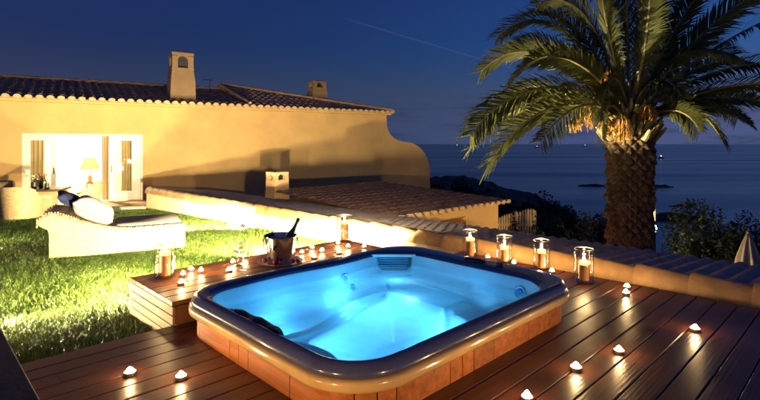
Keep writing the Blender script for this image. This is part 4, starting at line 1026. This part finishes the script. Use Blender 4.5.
def fpx(path, dy, seed, wid=0.36, nl=120):
    # path: image points from base outwards, bent through depth dy
    n = len(path)-1
    q = [pl(px, py, dy*(i/n)) for i, (px, py) in enumerate(path)]
    if n == 3: frond(q[0], q[1], q[2], q[3], wid, seed, nl)
FR = [
 ([(620, 118), (575, 68), (505, 84), (470, 136)], -0.6, 0.40), ([(618, 122), (570, 94), (510, 92), (471, 148)], -0.2, 0.38), ([(618, 122), (580, 92), (530, 98), (488, 166)], -1.0, 0.40),
 ([(615, 112), (570, 58), (520, 30), (481, 72)], 0.5, 0.36), ([(618, 112), (590, 50), (540, 40), (514, 78)], -0.7, 0.36), ([(620, 108), (585, 30), (540, -2), (499, 36)], 0.2, 0.38),
 ([(616, 112), (580, 65), (545, 22), (508, 52)], 1.0, 0.32), ([(622, 105), (605, 30), (575, -18), (538, 6)], 0.4, 0.36), ([(622, 108), (600, 50), (560, -10), (520, 18)], 1.4, 0.34),
 ([(624, 105), (612, 40), (590, -40), (560, -50)], -0.5, 0.38), ([(626, 104), (618, 30), (608, -40), (590, -80)], 0.3, 0.40), ([(630, 104), (628, 30), (625, -40), (622, -100)], -0.6, 0.42),
 ([(634, 104), (638, 30), (640, -40), (650, -95)], 0.4, 0.42), ([(636, 104), (648, 40), (665, -20), (682, -70)], -0.5, 0.40), ([(638, 106), (660, 50), (690, 0), (730, -45)], 0.2, 0.38),
 ([(640, 108), (672, 60), (715, 15), (770, -15)], -0.3, 0.36), ([(642, 110), (680, 70), (725, 35), (790, 10)], 0.6, 0.36), ([(642, 112), (690, 75), (735, 60), (800, 62)], 0.1, 0.34),
 ([(643, 116), (690, 92), (740, 78), (800, 85)], -0.5, 0.34), ([(643, 120), (690, 92), (740, 92), (792, 110)], 0.5, 0.32), ([(642, 122), (690, 98), (730, 105), (752, 124)], 0.3, 0.20),
 ([(642, 120), (675, 98), (705, 105), (722, 140)], -0.8, 0.32), ([(640, 124), (670, 100), (692, 112), (700, 132)], -1.1, 0.26), ([(622, 124), (600, 94), (570, 98), (540, 142)], -1.4, 0.30),
 ([(625, 122), (612, 92), (600, 105), (603, 140)], -1.3, 0.24), ([(632, 118), (640, 70), (672, 72), (682, 98)], -1.3, 0.28), ([(628, 118), (620, 60), (606, 70), (600, 120)], -1.6, 0.30),
 ([(640, 106), (668, 40), (690, -20), (720, -90)], 0.9, 0.38), ([(628, 104), (608, 20), (585, -60), (550, -95)], 1.0, 0.38), ([(634, 106), (645, 60), (650, 10), (655, -60)], -1.4, 0.38),
 ([(626, 106), (615, 60), (600, 10), (598, -50)], -1.3, 0.38), ([(640, 112), (690, 60), (730, 50), (775, 75)], 1.2, 0.34), ([(618, 116), (575, 85), (530, 75), (500, 100)], 1.4, 0.32),
 ([(636, 110), (655, 60), (690, 40), (735, 55)], -1.0, 0.32), ([(632, 106), (640, 40), (665, -30), (700, -40)], 1.5, 0.38), ([(624, 108), (595, 70), (565, 50), (548, 60)], -1.2, 0.30),
]
for i, (pth, dy, wd) in enumerate(FR): fpx(pth, dy, i, wd)
for i in range(7):   # fronds on the far side of the crown
    a = R(20+i*22); el = random.uniform(0.2, 0.9); d = Vector((math.cos(a)*1.0, math.sin(a), 0))
    p0 = C0+d*0.1; frond(p0, C0+d*0.7+Vector((0, 0, 0.9*el)), C0+d*1.6+Vector((0, 0, 1.2*el)), C0+d*2.4+Vector((0, 0, 1.0*el-0.5)), 0.36, 100+i, 80)
# hanging fruit
def fruit(px, py, ln, spread, n, dy, seed):
    rr = random.Random(seed); c = pl(px, py, dy); mb = MB()
    mb.tube([C0+Vector((0, 0, -0.05)), (C0+c)/2+Vector((0, 0, 0.06)), c], 0.012, 6)
    for k in range(n):
        a = rr.uniform(0, 6.28); r = spread*math.sqrt(rr.random()); f = rr.uniform(0.35, 1.0)*ln*(1-0.35*(r/spread)); 
        s = c+Vector((math.cos(a)*r*0.3, math.sin(a)*r*0.3, 0)); e = c+Vector((math.cos(a)*r, math.sin(a)*r, -f)); mb.tube([s, (s+e)/2+Vector((math.cos(a)*r*0.2, math.sin(a)*r*0.2, 0.02)), e], 0.003, 3, False)
        for q in range(9):
            p = s+(e-s)*rr.uniform(0.3, 1.0)+Vector((rr.uniform(-.012, .012), rr.uniform(-.012, .012), 0)); z = rr.uniform(0.008, 0.012)
            mb.add([p+Vector((z, 0, 0)), p+Vector((-z*.5, z*.87, 0)), p+Vector((-z*.5, -z*.87, 0)), p+Vector((0, 0, z*1.3)), p+Vector((0, 0, -z*1.3))], [(0, 1, 3), (1, 2, 3), (2, 0, 3), (1, 0, 4), (2, 1, 4), (0, 2, 4)])
    mb.build('fruit_cluster', M['fruit'], palm, fix=False)
fruit(622, 116, 0.52, 0.16, 120, -0.42, 1); fruit(590, 108, 0.42, 0.16, 70, -0.3, 2); fruit(610, 70, 0.30, 0.16, 60, -0.4, 3); fruit(575, 118, 0.30, 0.13, 40, -0.1, 4); fruit(648, 105, 0.40, 0.14, 50, -0.42, 5); fruit(566, 82, 0.2, 0.1, 26, 0.0, 6); fruit(605, 118, 0.35, 0.12, 60, -0.35, 7)
# added fill light for the palm crown, out of sight on the lower ground behind the lean-to roof
pf_ = Vector((1.75, 7.55, -2.95)); floodlight(pf_, Vector((3.6, 7.4, 2.0)), 1000, 'added unseen floodlight in the lower garden, fill light for the palm crown', 66, 0.75, 0.05, 1.4)

# ------------------------------------------------------------------ shrubs
def shrub(name, label, loc, rx, ry, h, n, leaf, m, cat='shrub', group=None, seed=1, lump=0.35):
    s_ = thing(name, label, cat, loc, 0, group); r_ = np.random.default_rng(seed)
    mb = MB(); V = []; Fc = []
    lobes = [(r_.uniform(-.6, .6)*rx, r_.uniform(-.6, .6)*ry, r_.uniform(.35, .85)*h, r_.uniform(.3, .55)) for _ in range(9)]
    for k in range(n):
        lx, ly, lz, lr = lobes[k % 9]; d = r_.normal(0, 1, 3); d /= np.linalg.norm(d); rad = r_.random()**0.4
        p = np.array([lx+d[0]*rx*lr*rad, ly+d[1]*ry*lr*rad, max(0.02, lz+d[2]*h*lr*0.75*rad)])
        u = r_.normal(0, 1, 3); u /= np.linalg.norm(u); w = np.cross(u, r_.normal(0, 1, 3)); w /= np.linalg.norm(w); sz = leaf*r_.uniform(0.6, 1.3)
        i = len(V); V += [tuple(p-u*sz), tuple(p+w*sz*0.4), tuple(p+u*sz), tuple(p-w*sz*0.4)]; Fc.append((i, i+1, i+2, i+3))
    mb.add(V, Fc).build('foliage', m, s_, fix=False)
    st = MB()
    for k in range(7): lx, ly, lz, lr = lobes[k]; st.tube([(lx*0.1, ly*0.1, -0.1), (lx*0.5, ly*0.5, lz*0.5), (lx, ly, lz)], [0.035*h/1.5, 0.025*h/1.5, 0.012], 5)
    st.build('stems', M['stem'], s_)
    return s_
def shrub_px(px, top, Y, wpx, n, leaf, label, m='leaf_dark', seed=1, base=None):
    p = atY(px, top, Y); bz_ = ter_z(p.x, Y) if base is None else base; h = max(0.6, (p.z-bz_)/1.12); w = wpx/F*Y/1.9
    shrub('shrub', label, (p.x, Y, bz_), w, w*0.8, h, n, leaf, M[m], group='dark shrubs on the slope to the sea', seed=seed)
shrub_px(436, 180, 24, 30, 2600, 0.10, 'dark shrub peeping out beside the curved end wall of the villa', seed=1)
shrub_px(464, 179, 26, 40, 3600, 0.11, 'tallest dark round shrub behind the annex roof', seed=2)
shrub_px(490, 188, 30, 40, 3000, 0.12, 'dark shrub on the slope above the right tip of the annex roof', seed=3)
shrub_px(515, 200, 22, 40, 2600, 0.10, 'dark low shrub behind the picket gate', seed=4)
shrub_px(548, 194, 32, 60, 3800, 0.12, 'broad dark shrub on the skyline between gate and palm', seed=5)
shrub_px(570, 212, 17, 60, 3000, 0.08, 'dark shrub in the lower garden left of the palm trunk', seed=6)
shrub_px(600, 206, 24, 50, 3000, 0.10, 'dark shrub touching the palm trunk from the left, farther off', seed=7)
shrub_px(545, 222, 13, 50, 2400, 0.06, 'low dark shrub just right of the picket gate', seed=8)
shrub_px(560, 206, 25, 56, 3800, 0.10, 'dark shrub behind the others halfway between the gate and the palm trunk', seed=31)
shrub_px(584, 216, 15, 52, 4200, 0.06, 'dark shrub right against the left side of the palm trunk, just above the roof', seed=32)
shrub_px(606, 212, 19, 40, 3000, 0.08, 'dark shrub mostly hidden behind the palm trunk', seed=33)
shrub_px(530, 210, 17, 44, 3600, 0.07, 'dark bushy shrub rising just behind the taller gate leaf', seed=34)
shrub_px(690, 226, 10.2, 34, 3600, 0.045, 'small dark shrub between the lantern and the big right shrubs', 'leaf', 35)
shrub_px(712, 212, 11.5, 74, 10000, 0.055, 'big leafy shrub at right beyond the lean-to roof, left of two', 'leaf', 9)
shrub_px(748, 214, 12.5, 60, 9000, 0.055, 'big leafy shrub at the right edge behind the folded parasol', 'leaf', 10)
shrub_px(672, 243, 9.3, 40, 3600, 0.04, 'low shrub above the roof edge between palm trunk and parasol', 'leaf', 11)
# spiky plant lit beside the palm
sp = thing('spiky_plant', 'spiky yucca with narrow upright leaves left of the palm trunk', 'plant', (atY(592, 240, 9.0).x, 9.0, -3.0), 0)
mb = MB(); st = MB(); st.tube([(0, 0, 0), (0.02, 0, 1.5)], [0.07, 0.05], 8)
for k in range(34):
    a = k*2.4; e = random.uniform(0.25, 1.0); ln = random.uniform(0.4, 0.62); d = Vector((math.cos(a)*(1.1-e), math.sin(a)*(1.1-e), e)).normalized(); p = Vector((0, 0, 1.5)); w_ = d.cross(Vector((0, 0, 1))).normalized()*0.016
    m1 = p+d*ln*0.5; tip = p+d*ln+Vector((0, 0, -0.05)); mb.add([p-w_, p+w_, m1+w_*0.8, tip, m1-w_*0.8], [(0, 1, 2, 4), (4, 2, 3)])
mb.build('leaves', M['frond'], sp, fix=False); st.build('stem', M['stem'], sp)

# ------------------------------------------------------------------ picket gate, parasol, lantern, boats
def gate(px0, px1, t0, t1, tm, Y, label):
    x0, x1 = (px0-CX)/F*Y, (px1-CX)/F*Y; g_ = thing('picket_gate', label, 'gate', ((x0+x1)/2, Y, -2.9), R(8), 'picket gate leaves beside the annex')
    W_ = x1-x0; n = 7; pk = MB()
    for i in range(n):
        f = i/(n-1); top = (CZ-((t0*(1-f)+t1*f)+(tm)*math.sin(f*math.pi)-HY)/F*Y)+2.9; xx = -W_/2+W_*f
        wv = W_/n*0.36; pk.prism([(xx-wv, 0.05), (xx+wv, 0.05), (xx+wv, top-0.04), (xx, top), (xx-wv, top-0.04)], -0.015, 0.015)
    pk.build('pickets', M['picket'], g_)
    for z in (0.35, 1.25, 1.75): MB().box(-W_/2, W_/2, 0.016, 0.05, z, z+0.08).build('rail', M['picket'], g_)
    for xx in (-W_/2-0.04, W_/2+0.04): MB().box(xx-0.03, xx+0.03, -0.03, 0.04, 0, CZ-((t0+t1)/2-HY)/F*Y+2.9).build('post', M['picket'], g_)
gate(497, 512, 218, 213, -1, 14.6, 'left lower leaf of the lit picket gate beside the annex')
gate(517, 534, 213, 209, -2, 14.6, 'right taller arched leaf of the lit picket gate')
shrub('climbing_plant', 'thin climbing plant between the two picket gate leaves', (atY(514, 230, 14.4).x, 14.4, -2.9), 0.12, 0.12, 2.1, 260, 0.05, M['leaf'], 'plant', seed=21)
shrub('climbing_plant', 'thin climbing plant at the right edge of the taller picket gate leaf', (atY(535, 230, 14.4).x, 14.4, -2.9), 0.08, 0.08, 2.2, 160, 0.05, M['leaf'], 'plant', seed=22)
pp = atY(748, 233, 8.6)
pa = thing('parasol', 'folded white parasol standing in the lower garden at right', 'parasol', (pp.x, 8.6, -3.0), 0)
hp_ = pp.z+3.0
rs_ = []
for z, r in ((hp_-1.35, 0.16), (hp_-1.1, 0.20), (hp_-0.75, 0.205), (hp_-0.45, 0.165), (hp_-0.2, 0.095), (hp_-0.06, 0.045), (hp_-0.02, 0.02)):
    rs_.append([(r*(1+0.22*math.cos(8*t+z))*math.cos(t)+0.05*(hp_-z)*0.3, r*(1+0.22*math.cos(8*t+z))*math.sin(t), z+0.02*math.cos(8*t)) for t in np.linspace(0, 2*math.pi, 64, endpoint=False)])
MB().loft(rs_, True, False, True).build('canopy', M['fabric_white'], pa, smooth=70)
MB().tube([(0, 0, 0), (0, 0, hp_)], 0.02, 8).build('pole', M['midwood'], pa)
MB().lathe([(0.02, hp_), (0.03, hp_+0.02), (0.012, hp_+0.05)], 12, cap1=True).build('finial', M['midwood'], pa, smooth=50)
ll = atY(654.5, 229, 8.6)
gl_ = thing('garden_lantern', 'small lit post lantern glowing behind the right side of the palm trunk', 'lantern', (ll.x, 8.6, -3.0), 0)
zl = ll.z+3.0
MB().tube([(0, 0, 0), (0, 0, zl-0.06)], 0.02, 8).build('post', M['dark_metal'], gl_)
MB().lathe([(0.05, zl-0.06), (0.055, zl-0.045), (0.02, zl-0.03)], 12, cap0=True, cap1=True).build('tray', M['dark_metal'], gl_)
MB().lathe([(0.012, zl-0.03), (0.035, zl), (0.03, zl+0.04), (0.01, zl+0.07)], 12, cap1=True).build('bulb', M['bulb'], gl_, smooth=60)
MB().lathe([(0.012, zl+0.07), (0.014, zl+0.34), (0.006, zl+0.36)], 10, cap1=True).build('light_streak', M['warm_glow'], gl_, smooth=60)  # glowing rod drawn for the streak of light above the bulb
def boat(px, py, w, mat_light, label):
    p = at(px, py, -22); b_ = thing('boat', label, 'boat', p, 0, 'boats far out on the sea')
    MB().loft([[(-w*.42, -w*.1, 0), (w*.35, -w*.1, 0), (w*.45, 0, 0), (w*.35, w*.1, 0), (-w*.42, w*.1, 0)], [(-w*.5, -w*.14, w*.14), (w*.4, -w*.14, w*.14), (w*.6, 0, w*.2), (w*.4, w*.14, w*.14), (-w*.5, w*.14, w*.14)]], True, True, True).build('hull', M['boat'], b_)
    MB().box(-w*.3, w*.1, -w*.09, w*.09, w*.15, w*.34).build('cabin', M['boat'], b_)
    MB().lathe([(w*.03, w*.34), (w*.11, w*.42), (w*.11, w*.5), (w*.03, w*.58)], 10, cap0=True, cap1=True).build('mast_light', mat_light, b_)
M['bl_w'] = emit('boat_light', (1, 0.95, 0.85), 1.6); M['bl_r'] = emit('boat_red_light', (1, 0.25, 0.12), 2.5)
boat(661, 158.5, 9, M['bl_w'], 'boat with a white light right of the palm trunk')
boat(537, 148, 22, M['bl_r'], 'boat with a red light under the drooping lit frond tip')
boat(585, 146.5, 30, M['bl_w'], 'distant boat with white light near the horizon left of the palm trunk')
boat(457, 146.5, 30, M['bl_w'], 'distant boat with white light near the horizon beside the villa end')

# lamp of the courtyard between annex and gate
cl_ = thing('courtyard_lamp', 'bollard lamp in the courtyard lighting the annex wall and gate', 'lamp', D(-4.2, 9.2, -3.0), 0)
MB().tube([(0, 0, 0), (0, 0, 0.9)], 0.04, 10).build('post', M['dark_metal'], cl_)
MB().lathe([(0.05, 0.9), (0.06, 0.94), (0.06, 1.04), (0.05, 1.06)], 16, cap1=True).build('lens', M['lens'], cl_)
MB().lathe([(0.09, 1.06), (0.09, 1.08), (0.02, 1.1)], 16, cap0=True, cap1=True).build('hood', M['dark_metal'], cl_)
lamp('POINT', 'courtyard_glow', (0.16, -0.1, 1.0), 420, (1.0, 0.66, 0.27), cl_, 0.06)

# ------------------------------------------------------------------ last dusk light
sn = bpy.data.lights.new('sun', 'SUN'); sn.energy = 0.012; sn.angle = R(20); sn.color = (0.8, 0.85, 1.0)
so = bpy.data.objects.new('sun', sn); COL.objects.link(so); so.rotation_euler = (R(70), 0, R(-40))

# ------------------------------------------------------------------ camera and output
cam = bpy.data.cameras.new('camera'); co = bpy.data.objects.new('camera', cam); COL.objects.link(co)
co.location = (0, 0, CZ); co.rotation_euler = (R(90), 0, 0); cam.sensor_width = 36; cam.lens = F/760*36; cam.shift_y = -(200-HY)/760; cam.clip_start = 0.05; cam.clip_end = 100000
S.camera = co
S.view_settings.view_transform = 'Standard'; S.view_settings.look = 'None'; S.view_settings.gamma = 1; S.view_settings.use_curve_mapping = False; S.view_settings.exposure = 0.0
S.render.engine = 'CYCLES'
S.cycles.use_denoising = True; S.cycles.denoiser = 'OPENIMAGEDENOISE'; S.cycles.denoising_input_passes = 'RGB_ALBEDO_NORMAL'
S.cycles.max_bounces = 8; S.cycles.diffuse_bounces = 3; S.cycles.glossy_bounces = 4; S.cycles.transparent_max_bounces = 16; S.cycles.sample_clamp_indirect = 4.0; S.cycles.caustics_reflective = False; S.cycles.caustics_refractive = False
S.cycles.use_light_tree = True
